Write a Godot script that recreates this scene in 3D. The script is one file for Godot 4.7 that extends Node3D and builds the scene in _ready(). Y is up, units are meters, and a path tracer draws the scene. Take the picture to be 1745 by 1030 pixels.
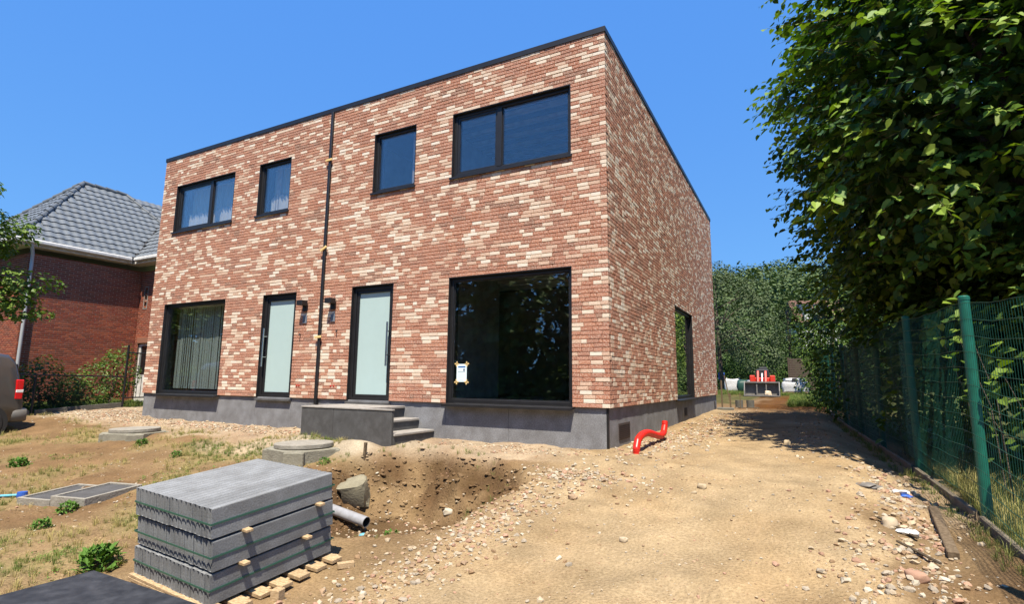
extends Node3D
# A brick semi-detached house on a building site. y = 0 is the underside of the brickwork; x runs along the front, z towards the street.

class MB:
	var v := PackedVector3Array()
	var n := PackedVector3Array()
	var c := PackedColorArray()
	var uv := PackedVector2Array()
	var i := PackedInt32Array()

	func tri(a: Vector3, b: Vector3, d: Vector3, col := Color.WHITE) -> void:
		var nn := (b - a).cross(d - a).normalized()
		var k := v.size()
		v.push_back(a); v.push_back(b); v.push_back(d)
		n.push_back(nn); n.push_back(nn); n.push_back(nn)
		c.push_back(col); c.push_back(col); c.push_back(col)
		i.push_back(k); i.push_back(k + 2); i.push_back(k + 1)

	func quad(a: Vector3, b: Vector3, d: Vector3, e: Vector3, col := Color.WHITE) -> void:
		var nn := (d - a).cross(e - b).normalized()
		var k := v.size()
		v.push_back(a); v.push_back(b); v.push_back(d); v.push_back(e)
		n.push_back(nn); n.push_back(nn); n.push_back(nn); n.push_back(nn)
		c.push_back(col); c.push_back(col); c.push_back(col); c.push_back(col)
		i.push_back(k); i.push_back(k + 2); i.push_back(k + 1)
		i.push_back(k); i.push_back(k + 3); i.push_back(k + 2)

	func out_tri(a: Vector3, b: Vector3, d: Vector3, m: Vector3, col: Color) -> void:
		if (b - a).cross(d - a).dot((a + b + d) / 3.0 - m) < 0.0: tri(a, d, b, col)
		else: tri(a, b, d, col)

	func out_quad(a: Vector3, b: Vector3, d: Vector3, e: Vector3, m: Vector3, col: Color) -> void:
		if (d - a).cross(e - b).dot((a + b + d + e) / 4.0 - m) < 0.0: quad(a, e, d, b, col)
		else: quad(a, b, d, e, col)

	func box(lo: Vector3, hi: Vector3, col := Color.WHITE) -> void:
		boxt(Transform3D(Basis(), (lo + hi) / 2.0), (hi - lo).abs(), col)

	func boxt(t: Transform3D, size: Vector3, col := Color.WHITE) -> void:
		var h := size / 2.0
		for ax in 3:
			for s in [-1.0, 1.0]:
				var p := []
				for q in [[-1.0, -1.0], [1.0, -1.0], [1.0, 1.0], [-1.0, 1.0]]:
					var w := Vector3()
					w[ax] = h[ax] * s
					w[(ax + 1) % 3] = h[(ax + 1) % 3] * q[0]
					w[(ax + 2) % 3] = h[(ax + 2) % 3] * q[1]
					p.append(t * w)
				out_quad(p[0], p[1], p[2], p[3], t.origin, col)

	# a box whose edges are chamfered by b
	func chamfer(t: Transform3D, size: Vector3, b: float, col := Color.WHITE) -> void:
		var h := size / 2.0
		var o := t.origin
		var P := func(sx: float, sy: float, sz: float, ax: int) -> Vector3:
			var w := Vector3((h.x - (0.0 if ax == 0 else b)) * sx, (h.y - (0.0 if ax == 1 else b)) * sy, (h.z - (0.0 if ax == 2 else b)) * sz)
			return t * w
		for s in [-1.0, 1.0]:
			out_quad(P.call(s, -1.0, -1.0, 0), P.call(s, 1.0, -1.0, 0), P.call(s, 1.0, 1.0, 0), P.call(s, -1.0, 1.0, 0), o, col)
			out_quad(P.call(-1.0, s, -1.0, 1), P.call(1.0, s, -1.0, 1), P.call(1.0, s, 1.0, 1), P.call(-1.0, s, 1.0, 1), o, col)
			out_quad(P.call(-1.0, -1.0, s, 2), P.call(1.0, -1.0, s, 2), P.call(1.0, 1.0, s, 2), P.call(-1.0, 1.0, s, 2), o, col)
			for r in [-1.0, 1.0]:
				out_quad(P.call(s, r, -1.0, 0), P.call(s, r, 1.0, 0), P.call(s, r, 1.0, 1), P.call(s, r, -1.0, 1), o, col)
				out_quad(P.call(s, -1.0, r, 0), P.call(s, 1.0, r, 0), P.call(s, 1.0, r, 2), P.call(s, -1.0, r, 2), o, col)
				out_quad(P.call(-1.0, s, r, 1), P.call(1.0, s, r, 1), P.call(1.0, s, r, 2), P.call(-1.0, s, r, 2), o, col)
				for q in [-1.0, 1.0]:
					out_tri(P.call(s, r, q, 0), P.call(s, r, q, 1), P.call(s, r, q, 2), o, col)

	func cbox(lo: Vector3, hi: Vector3, b := 0.004, col := Color.WHITE) -> void:
		chamfer(Transform3D(Basis(), (lo + hi) / 2.0), (hi - lo).abs(), b, col)

	# a smooth tube along points with a radius each; caps closes both ends
	func tube(pts: Array, rad: Array, sides := 8, col := Color.WHITE, caps := true) -> void:
		var first := v.size()
		var up := Vector3(0.31, 0.87, 0.37)
		for k in pts.size():
			var d: Vector3 = (pts[mini(k + 1, pts.size() - 1)] - pts[maxi(k - 1, 0)]).normalized()
			if absf(d.dot(up)) > 0.95: up = Vector3(0.9, 0.1, -0.4)
			var a := d.cross(up).normalized()
			var b := d.cross(a).normalized()
			up = -b if absf(d.dot(b)) < 0.9 else up
			a = d.cross(up).normalized()
			b = d.cross(a).normalized()
			for s in sides:
				var w := a * cos(TAU * s / sides) + b * sin(TAU * s / sides)
				v.push_back(pts[k] + w * float(rad[k])); n.push_back(w); c.push_back(col)
		for k in pts.size() - 1:
			for s in sides:
				var p := first + k * sides + s
				var q := first + k * sides + (s + 1) % sides
				i.append_array(PackedInt32Array([p, p + sides, q, q, p + sides, q + sides]))
		if caps:
			for e in [0, pts.size() - 1]:
				var m: Vector3 = pts[e]
				var inside: Vector3 = pts[1] if e == 0 else pts[e - 1]
				for s in sides:
					out_tri(m, v[first + e * sides + s], v[first + e * sides + (s + 1) % sides], inside, col)

	# upright lathe: profile of (radius, height)
	func lathe(o: Vector3, prof: Array, sides := 24, col := Color.WHITE) -> void:
		for k in prof.size() - 1:
			for s in sides:
				var a0 := TAU * s / sides
				var a1 := TAU * (s + 1) / sides
				var p: Vector2 = prof[k]
				var q: Vector2 = prof[k + 1]
				quad(o + Vector3(cos(a0) * p.x, p.y, -sin(a0) * p.x), o + Vector3(cos(a1) * p.x, p.y, -sin(a1) * p.x), o + Vector3(cos(a1) * q.x, q.y, -sin(a1) * q.x), o + Vector3(cos(a0) * q.x, q.y, -sin(a0) * q.x), col)

	# a straight prism over a polygon given in the plane of t's x and y, from z = 0 to depth
	func prism(t: Transform3D, poly: PackedVector2Array, depth: float, col := Color.WHITE) -> void:
		var area := 0.0
		for k in poly.size():
			area += poly[k].cross(poly[(k + 1) % poly.size()])
		if area < 0.0: poly.reverse()
		for k in poly.size():
			var p := poly[k]
			var q := poly[(k + 1) % poly.size()]
			quad(t * Vector3(p.x, p.y, 0), t * Vector3(q.x, q.y, 0), t * Vector3(q.x, q.y, depth), t * Vector3(p.x, p.y, depth), col)
		var tr := Geometry2D.triangulate_polygon(poly)
		for k in range(0, tr.size(), 3):
			var a := poly[tr[k]]
			var b := poly[tr[k + 1]]
			var d := poly[tr[k + 2]]
			if (b - a).cross(d - a) < 0.0:
				var sw := b; b = d; d = sw
			tri(t * Vector3(a.x, a.y, depth), t * Vector3(b.x, b.y, depth), t * Vector3(d.x, d.y, depth), col)
			tri(t * Vector3(a.x, a.y, 0), t * Vector3(d.x, d.y, 0), t * Vector3(b.x, b.y, 0), col)

	# a rounded, slightly lumpy block (bag, boulder, wrapped goods)
	func lump(o: Vector3, r: Vector3, e: float, wob: float, seed_: int, col := Color.WHITE, nu := 18, nv := 10) -> void:
		var no := FastNoiseLite.new()
		no.seed = seed_
		no.frequency = 1.3
		var first := v.size()
		var P := []
		for a in nv + 1:
			for b in nu:
				var th := PI * a / nv - PI / 2
				var ph := TAU * b / nu
				var f := func(x: float) -> float: return signf(x) * pow(absf(x), e)
				var d := Vector3(f.call(cos(th)) * f.call(cos(ph)), f.call(sin(th)), f.call(cos(th)) * f.call(sin(ph)))
				P.append(o + d * r * (1.0 + wob * no.get_noise_3dv(d * 1.6 + o)))
		for a in nv:
			for b in nu:
				var p0: Vector3 = P[a * nu + b]
				var p1: Vector3 = P[a * nu + (b + 1) % nu]
				var p2: Vector3 = P[(a + 1) * nu + (b + 1) % nu]
				var p3: Vector3 = P[(a + 1) * nu + b]
				if a > 0: out_tri(p0, p1, p3, o, col)
				if a < nv - 1: out_tri(p1, p2, p3, o, col)
		smooth(first)

	# average the normals of vertices that share a place
	func smooth(first := 0, limit := 0.35) -> void:
		var sums := {}
		for k in range(first, v.size()):
			var key := Vector3i((v[k] * 2000.0).round())
			if sums.has(key): sums[key].append(n[k])
			else: sums[key] = [n[k]]
		var fresh := PackedVector3Array()
		for k in range(first, v.size()):
			var s := Vector3()
			for q in sums[Vector3i((v[k] * 2000.0).round())]:
				if q.dot(n[k]) > limit: s += q
			fresh.push_back(s.normalized() if s.length() > 0.01 else n[k])
		for k in fresh.size():
			n[first + k] = fresh[k]

	# one folded leaf: t's x is across, y along, z up; shape 0 = broad heart, 1 = simple lozenge
	func leaf(t: Transform3D, shape: int, col: Color) -> void:
		var zx := t.basis.z
		if shape == 1:
			var a := t.origin
			var b := t * Vector3(0.36, 0.45, 0.1)
			var d := t * Vector3(0, 1, 0)
			var e := t * Vector3(-0.36, 0.45, 0.1)
			tri(a, b, d, col)
			tri(a, d, e, col)
			return
		for s in [-1.0, 1.0]:
			var k := v.size()
			for p in [Vector3(0, 0.06, 0), Vector3(0.25 * s, -0.07, 0.05), Vector3(0.47 * s, 0.2, 0.11), Vector3(0.42 * s, 0.55, 0.08), Vector3(0, 1.08, -0.08)]:
				v.push_back(t * p)
				c.push_back(col)
				n.push_back((zx - t.basis.x * 0.22 * s).normalized())
			if s > 0: i.append_array(PackedInt32Array([k, k + 2, k + 1, k, k + 3, k + 2, k, k + 4, k + 3]))
			else: i.append_array(PackedInt32Array([k, k + 1, k + 2, k, k + 2, k + 3, k, k + 3, k + 4]))

	func mesh() -> ArrayMesh:
		var a := []
		a.resize(Mesh.ARRAY_MAX)
		a[Mesh.ARRAY_VERTEX] = v
		a[Mesh.ARRAY_NORMAL] = n
		a[Mesh.ARRAY_COLOR] = c
		if uv.size() == v.size() and uv.size() > 0: a[Mesh.ARRAY_TEX_UV] = uv
		a[Mesh.ARRAY_INDEX] = i
		var m := ArrayMesh.new()
		m.add_surface_from_arrays(Mesh.PRIMITIVE_TRIANGLES, a)
		return m


var M := {}
var rng := RandomNumberGenerator.new()
var cam: Camera3D
var relief := FastNoiseLite.new()
var patches := FastNoiseLite.new()
var clods := FastNoiseLite.new()

const CAM := Vector3(2.42573, 0.37451, 7.64457)
const COURSE := 0.0628
const COURSES := 94
const HOUSE_W := 11.7725
const HOUSE_D := 11.53


func lin(r: float, g: float, b: float, a := 1.0) -> Color:
	var q := Color(r, g, b, a).linear_to_srgb()
	q.a = a
	return q


func noise_tex(size: int, freq: float, kind: int, octaves: int, lo: Color, hi: Color, seed_ := 1, as_normal := false, mid := 0.5) -> NoiseTexture2D:
	var f := FastNoiseLite.new()
	f.noise_type = kind
	f.frequency = freq
	f.fractal_octaves = octaves
	f.fractal_gain = 0.6
	f.seed = seed_
	var t := NoiseTexture2D.new()
	t.width = size
	t.height = size
	t.seamless = true
	t.noise = f
	if as_normal:
		t.as_normal_map = true
		t.bump_strength = 6.0
	else:
		var g := Gradient.new()
		g.set_color(0, lo)
		g.set_color(1, hi)
		g.add_point(mid, lo.lerp(hi, 0.5))
		t.color_ramp = g
	return t


func mat(called: String, col: Color, rough: float, metal := 0.0, vertex := false) -> StandardMaterial3D:
	var m := StandardMaterial3D.new()
	m.resource_name = called
	m.albedo_color = col
	m.roughness = rough
	m.metallic = metal
	m.vertex_color_use_as_albedo = vertex
	M[called] = m
	return m


func grain(m: StandardMaterial3D, t: Texture2D, scale: float, world := true) -> StandardMaterial3D:
	m.albedo_texture = t
	m.uv1_triplanar = true
	m.uv1_world_triplanar = world
	m.uv1_scale = Vector3.ONE * scale
	return m


func detail(m: StandardMaterial3D, t: Texture2D, scale: float) -> StandardMaterial3D:
	m.detail_enabled = true
	m.detail_blend_mode = BaseMaterial3D.BLEND_MODE_MUL
	m.detail_uv_layer = BaseMaterial3D.DETAIL_UV_2
	m.detail_albedo = t
	m.uv2_triplanar = true
	m.uv2_world_triplanar = true
	m.uv2_scale = Vector3.ONE * scale
	return m


func bump(m: StandardMaterial3D, t: Texture2D, cm: float) -> StandardMaterial3D:
	m.heightmap_enabled = true
	m.heightmap_texture = t
	m.heightmap_scale = cm
	return m


func materials() -> void:
	var fine := noise_tex(512, 0.05, FastNoiseLite.TYPE_SIMPLEX, 5, Color(0.78, 0.78, 0.78), Color(1, 1, 1), 3)
	var coarse := noise_tex(512, 0.012, FastNoiseLite.TYPE_SIMPLEX, 5, Color(0.80, 0.80, 0.80), Color(1, 1, 1), 5)
	var grit := noise_tex(1024, 0.045, FastNoiseLite.TYPE_CELLULAR, 3, Color(0.70, 0.68, 0.65), Color(1, 1, 1), 8, false, 0.35)
	var relief_t := noise_tex(1024, 0.03, FastNoiseLite.TYPE_SIMPLEX, 6, Color.BLACK, Color.WHITE, 11)
	var rough_t := noise_tex(512, 0.04, FastNoiseLite.TYPE_SIMPLEX, 5, Color.BLACK, Color.WHITE, 12)
	var stain := noise_tex(512, 0.008, FastNoiseLite.TYPE_SIMPLEX, 6, Color(0.82, 0.81, 0.80), Color(1, 1, 1), 21)
	var wood := noise_tex(512, 0.02, FastNoiseLite.TYPE_SIMPLEX, 5, Color(0.62, 0.58, 0.52), Color(1, 1, 1), 31)

	var m := mat("ground", Color.WHITE, 0.96, 0.0, true)
	grain(m, grit, 0.75); detail(m, coarse, 0.21); bump(m, relief_t, 1.4); m.metallic_specular = 0.2
	m = mat("stone", Color.WHITE, 0.92, 0.0, true)
	grain(m, fine, 5.0); m.metallic_specular = 0.25
	m = mat("brick", Color.WHITE, 0.93, 0.0, true)
	grain(m, fine, 3.1); detail(m, limewash(), 1.9); bump(m, rough_t, 0.35); m.metallic_specular = 0.2
	m.detail_blend_mode = BaseMaterial3D.BLEND_MODE_MIX
	m = mat("red_brick", Color.WHITE, 0.93, 0.0, true)
	grain(m, fine, 3.1); m.metallic_specular = 0.2
	m = mat("mortar", lin(0.13, 0.085, 0.062), 0.97)
	grain(m, fine, 2.0)
	m = mat("plinth", lin(0.32, 0.33, 0.35), 0.8)
	grain(m, stain, 0.55); detail(m, fine, 1.3); m.metallic_specular = 0.3
	m = mat("slate", lin(0.135, 0.136, 0.138), 0.78)
	grain(m, stain, 0.9); detail(m, fine, 2.0); m.metallic_specular = 0.3
	m = mat("tread", lin(0.44, 0.42, 0.39), 0.85)
	grain(m, stain, 1.2); detail(m, fine, 3.0)
	m = mat("black_metal", lin(0.018, 0.018, 0.02), 0.42)
	grain(m, stain, 0.8)
	m = mat("steel", lin(0.55, 0.55, 0.54), 0.28, 1.0)
	m = mat("glass", Color(0.9, 1.0, 0.96, 0.0), 0.0)
	m.transparency = BaseMaterial3D.TRANSPARENCY_ALPHA
	m = mat("frosted", lin(0.43, 0.565, 0.56), 0.2)
	grain(m, noise_tex(256, 0.02, FastNoiseLite.TYPE_SIMPLEX, 3, Color(0.985, 0.985, 0.985), Color(1, 1, 1), 41), 0.5)
	m = mat("plaster", lin(0.42, 0.42, 0.40), 0.95)
	grain(m, coarse, 0.4)
	m = mat("concrete_floor", lin(0.24, 0.235, 0.22), 0.9)
	grain(m, stain, 0.4)
	m = mat("curtain", lin(0.6, 0.62, 0.58), 0.95)
	m.backlight_enabled = true; m.backlight = Color(0.5, 0.5, 0.5)
	m = mat("blind", lin(0.34, 0.43, 0.39), 0.9)
	m.backlight_enabled = true; m.backlight = Color(0.4, 0.4, 0.4)
	m = mat("kerb", lin(0.335, 0.355, 0.372), 0.9, 0.0, true)
	grain(m, fine, 2.3); detail(m, stain, 0.8); bump(m, rough_t, 0.12); m.metallic_specular = 0.25
	m = mat("concrete", lin(0.42, 0.40, 0.345), 0.95, 0.0, true)
	grain(m, stain, 1.1); detail(m, fine, 2.7); bump(m, rough_t, 0.5)
	m = mat("wood", lin(0.62, 0.47, 0.29), 0.9, 0.0, true)
	grain(m, wood, 1.6); m.uv1_scale = Vector3(1.4, 6.0, 6.0)
	m = mat("old_wood", lin(0.20, 0.15, 0.095), 0.95, 0.0, true)
	grain(m, wood, 2.0)
	m = mat("strap", lin(0.02, 0.10, 0.075), 0.35)
	m = mat("dark_board", lin(0.062, 0.064, 0.07), 0.62)
	grain(m, scuffs(), 0.9); detail(m, stain, 0.7)
	m = mat("red_plastic", lin(0.62, 0.022, 0.012), 0.35)
	m = mat("grey_plastic", lin(0.34, 0.35, 0.37), 0.42)
	grain(m, stain, 2.0)
	m = mat("fence_green", lin(0.012, 0.15, 0.105), 0.42)
	grain(m, stain, 1.5)
	m = mat("wire_green", lin(0.006, 0.062, 0.046), 0.45)
	m = mat("far_roof", lin(0.13, 0.068, 0.05), 0.9)
	m = mat("net_green", lin(0.012, 0.14, 0.13, 0.62), 0.8)
	m.transparency = BaseMaterial3D.TRANSPARENCY_ALPHA
	m = mat("leaf", Color.WHITE, 0.5, 0.0, true)
	m.backlight_enabled = true; m.backlight = Color(0.72, 0.78, 0.32); m.metallic_specular = 0.4
	m = mat("far_leaf", Color.WHITE, 0.7, 0.0, true)
	m.backlight_enabled = true; m.backlight = Color(0.45, 0.5, 0.25); m.metallic_specular = 0.3
	m = mat("grass", Color.WHITE, 0.7, 0.0, true)
	m.backlight_enabled = true; m.backlight = Color(0.5, 0.55, 0.3); m.metallic_specular = 0.3
	m = mat("bark", lin(0.12, 0.09, 0.065), 0.95, 0.0, true)
	grain(m, fine, 1.5); bump(m, rough_t, 2.0)
	m = mat("roof_tile", lin(0.17, 0.192, 0.21), 0.42, 0.0, true)
	grain(m, stain, 0.8)
	m = mat("white_paint", lin(0.78, 0.78, 0.76), 0.5)
	grain(m, coarse, 0.7)
	m = mat("zinc", lin(0.50, 0.52, 0.54), 0.45, 0.3)
	m = mat("van_paint", lin(0.075, 0.07, 0.065), 0.32, 0.35)
	m.clearcoat_enabled = true; m.clearcoat = 0.6; m.clearcoat_roughness = 0.08
	m = mat("van_plastic", lin(0.12, 0.115, 0.105), 0.55)
	m = mat("tyre", lin(0.02, 0.02, 0.02), 0.9)
	m = mat("dark_glass", lin(0.01, 0.012, 0.014), 0.04)
	m = mat("lamp_red", lin(0.55, 0.01, 0.012), 0.12)
	m = mat("lamp_clear", lin(0.75, 0.72, 0.70), 0.12)
	m = mat("machine_red", lin(0.62, 0.045, 0.025), 0.4)
	m = mat("machine_grey", lin(0.20, 0.19, 0.175), 0.6)
	grain(m, stain, 1.3)
	m = mat("machine_black", lin(0.02, 0.02, 0.022), 0.6)
	m = mat("white_bag", lin(0.70, 0.70, 0.68), 0.75, 0.0, true)
	grain(m, stain, 2.0)
	m = mat("green_bag", lin(0.012, 0.055, 0.04), 0.5)
	m = mat("brown_slat", lin(0.085, 0.06, 0.045), 0.9)
	m = mat("yellow_wood", lin(0.72, 0.52, 0.22), 0.85)
	m = mat("bell", lin(0.16, 0.19, 0.23), 0.3)
	m = mat("grille", lin(0.055, 0.042, 0.036), 0.7)
	m = mat("blue_plastic", lin(0.03, 0.10, 0.42), 0.5)
	m = mat("cyan_plastic", lin(0.13, 0.42, 0.55), 0.5)
	m = mat("terracotta", lin(0.24, 0.105, 0.065), 0.9)
	m = mat("panel_blue", lin(0.03, 0.04, 0.06), 0.15)


# lime smears left on the faces of the bricks
func limewash() -> NoiseTexture2D:
	var t := noise_tex(1024, 0.016, FastNoiseLite.TYPE_SIMPLEX, 6, Color(0.90, 0.80, 0.71, 0.0), Color(0.95, 0.89, 0.82, 0.8), 51)
	var g: Gradient = t.color_ramp
	g.set_color(1, Color(0.92, 0.83, 0.74, 0.12))
	return t


func scuffs() -> NoiseTexture2D:
	var t := noise_tex(512, 0.012, FastNoiseLite.TYPE_SIMPLEX, 6, Color(0.5, 0.5, 0.5), Color(1, 1, 1), 61)
	return t


# ---- naming -------------------------------------------------------------
var taken := {}

func numbered(called: String) -> String:
	taken[called] = taken.get(called, -1) + 1
	return called if taken[called] == 0 else "%s_%03d" % [called, taken[called]]


func tag(o: Node, label: String, category: String, group := "") -> Node:
	o.set_meta("label", label)
	o.set_meta("category", category)
	if group != "": o.set_meta("group", group)
	return o


func thing(called: String, label: String, category: String, where := Vector3.ZERO, turn := 0.0, group := "") -> Node3D:
	var o := Node3D.new()
	o.name = numbered(called)
	add_child(o)
	o.position = where
	o.rotation.y = turn
	tag(o, label, category, group)
	return o


func put(called: String, mesh: Mesh, m: String, parent: Node, where := Vector3.ZERO) -> MeshInstance3D:
	var o := MeshInstance3D.new()
	o.mesh = mesh
	o.material_override = M[m]
	o.name = called if parent != self else numbered(called)
	o.position = where
	parent.add_child(o, true)
	return o


func single(called: String, mesh: Mesh, m: String, label: String, category: String, where := Vector3.ZERO, group := "") -> MeshInstance3D:
	var o := put(called, mesh, m, self, where)
	tag(o, label, category, group)
	return o


func structure(called: String, mesh: Mesh, m: String) -> MeshInstance3D:
	var o := put(called, mesh, m, self)
	o.set_meta("kind", "structure")
	return o


func many(called: String, mesh: Mesh, m: String, ts: Array, cols: Array, parent: Node) -> MultiMeshInstance3D:
	var mm := MultiMesh.new()
	mm.transform_format = MultiMesh.TRANSFORM_3D
	mm.use_colors = true
	mm.mesh = mesh
	mm.instance_count = ts.size()
	for k in ts.size():
		mm.set_instance_transform(k, ts[k])
		mm.set_instance_color(k, cols[k])
	var o := MultiMeshInstance3D.new()
	o.multimesh = mm
	o.material_override = M[m]
	o.name = called if parent != self else numbered(called)
	o.set_meta("kind", "stuff")
	parent.add_child(o, true)
	return o


# ---- the lie of the land ---------------------------------------------------
const GZ := [-500.0, -60.0, -34.0, -28.0, -12.0, -6.0, -3.0, 0.0, 1.25, 2.5, 4.0, 5.2, 7.6, 12.0, 500.0]
const GH := [-0.2, -0.2, -0.22, -0.4, -0.49, -0.53, -0.56, -0.6, -0.665, -0.88, -1.1, -1.2, -1.3, -1.36, -1.4]


func sstep(a: float, b: float, x: float) -> float:
	var t := clampf((x - a) / (b - a), 0.0, 1.0)
	return t * t * (3.0 - 2.0 * t)


func pit(x: float, z: float) -> float:
	var w := 0.16 * patches.get_noise_2d(x * 90.0, z * 90.0)
	# floor and rim of the hole as two loops round (-1.7, 2.75); the slope runs between them
	var o := Vector2(x + 1.7, z - 2.75)
	if o.length() > 4.0: return 0.0
	var d := o.normalized() if o.length() > 0.001 else Vector2.RIGHT
	var back := clampf(-d.y, 0.0, 1.0)
	var left := clampf(-d.x, 0.0, 1.0)
	var fl := 0.68 + 0.14 * left
	var rim := 1.14 + 0.40 * back + 0.75 * left * (0.3 + 0.7 * back) + 0.45 * clampf(d.x, 0.0, 1.0) * back
	var t := clampf((rim - o.length() - w) / (rim - fl), 0.0, 1.0)
	return 1.0 - pow(1.0 - t, 1.35)


func slope(z: float) -> float:
	var k := 1
	while k < GZ.size() - 1 and GZ[k] < z:
		k += 1
	var t: float = clampf((z - GZ[k - 1]) / (GZ[k] - GZ[k - 1]), 0.0, 1.0)
	return lerpf(GH[k - 1], GH[k], t)


func lay(x: float, z: float) -> float:
	var y := (slope(z - 0.35) + slope(z) + slope(z + 0.35)) / 3.0
	y += 0.1 * sstep(-10.3, -13.3, x) * (1.0 - sstep(3.5, 7.0, z)) * sstep(-8.0, -2.0, z)
	y -= 0.17 * sstep(2.7, 3.5, x) * (1.0 - sstep(1.2, 3.2, z)) * sstep(-14.0, -7.0, z)
	return y


func heap(x: float, z: float) -> float:
	var s := 0.0
	for h in [[-4.75, 1.28, 0.42, 0.14], [-4.15, 1.36, 0.34, 0.10], [-3.55, 1.34, 0.42, 0.15], [-2.75, 1.0, 0.42, 0.10]]:
		s = maxf(s, h[3] * exp(-(pow((x - h[0]) / h[2], 2.0) + pow((z - h[1]) / (h[2] * 0.6), 2.0))))
	return s


func gy(x: float, z: float, exact := true) -> float:
	var p := pit(x, z)
	var y := lerpf(lay(x, z), -1.43, p) + heap(x, z)
	if exact:
		var near := 1.0 - sstep(16.0, 30.0, absf(x) + absf(z))
		var drive := sstep(-0.4, 0.5, x) * (1.0 - sstep(3.0, 3.5, x))
		y += near * (0.03 - 0.012 * drive) * relief.get_noise_2d(x * 60.0, z * 60.0)
		y += near * (0.016 - 0.008 * drive) * clods.get_noise_2d(x * 300.0, z * 300.0)
		var wall := sstep(0.05, 0.4, p) * (1.0 - sstep(0.75, 1.0, p))
		y += wall * (0.16 * clods.get_noise_2d(x * 140.0 + 50.0, z * 140.0) + 0.09 * clods.get_noise_2d(x * 420.0, z * 420.0))
		# spoil thrown up round the hole
		y += 0.05 * exp(-pow((p - 0.06) / 0.07, 2.0)) * (0.6 + 1.6 * clods.get_noise_2d(x * 120.0, z * 120.0))
	return y


# ---- stage: camera, sky, sun --------------------------------------------------
func stage() -> void:
	cam = Camera3D.new()
	cam.name = "camera"
	cam.fov = 58.3628
	cam.near = 0.05
	cam.far = 1500.0
	add_child(cam)
	cam.position = CAM
	cam.rotation_degrees = Vector3(8.30807, 27.82267, 0.58798)
	cam.current = true

	var sky_m := ProceduralSkyMaterial.new()
	sky_m.sky_top_color = Color(0.257, 0.452, 0.716)
	sky_m.sky_horizon_color = Color(0.408, 0.608, 0.78)
	sky_m.sky_curve = 0.17
	sky_m.ground_horizon_color = Color(0.55, 0.56, 0.52)
	sky_m.ground_bottom_color = Color(0.35, 0.32, 0.27)
	sky_m.sun_angle_max = 2.0
	var sky := Sky.new()
	sky.sky_material = sky_m
	var env := Environment.new()
	env.background_mode = Environment.BG_SKY
	env.sky = sky
	env.tonemap_mode = Environment.TONE_MAPPER_LINEAR
	env.tonemap_exposure = 1.88
	env.ambient_light_source = Environment.AMBIENT_SOURCE_SKY
	env.sdfgi_enabled = true
	env.ssao_enabled = true
	env.ssil_enabled = true
	var we := WorldEnvironment.new()
	we.name = "environment"
	we.environment = env
	add_child(we)

	var sun := DirectionalLight3D.new()
	sun.name = "sun"
	sun.light_energy = 1.6
	sun.light_color = Color(1.0, 0.955, 0.88)
	sun.light_angular_distance = 0.53
	sun.shadow_enabled = true
	sun.sky_mode = DirectionalLight3D.SKY_MODE_LIGHT_ONLY
	add_child(sun)
	sun.look_at_from_position(Vector3(0.47, 2.25, 1.0) * 20.0, Vector3.ZERO)


# ---- ground ---------------------------------------------------------------------
func lines(dense_a: float, dense_b: float, step: float, far: float) -> PackedFloat32Array:
	var out := PackedFloat32Array()
	var left := []
	var d := step
	var x := dense_a
	while x > -far:
		d *= 1.16
		x -= d
		left.append(maxf(x, -far))
	left.reverse()
	for q in left: out.push_back(q)
	var k := 0
	while dense_a + k * step < dense_b:
		out.push_back(dense_a + k * step)
		k += 1
	d = step
	x = dense_b
	out.push_back(x)
	while x < far:
		d *= 1.16
		x += d
		out.push_back(minf(x, far))
	return out


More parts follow.
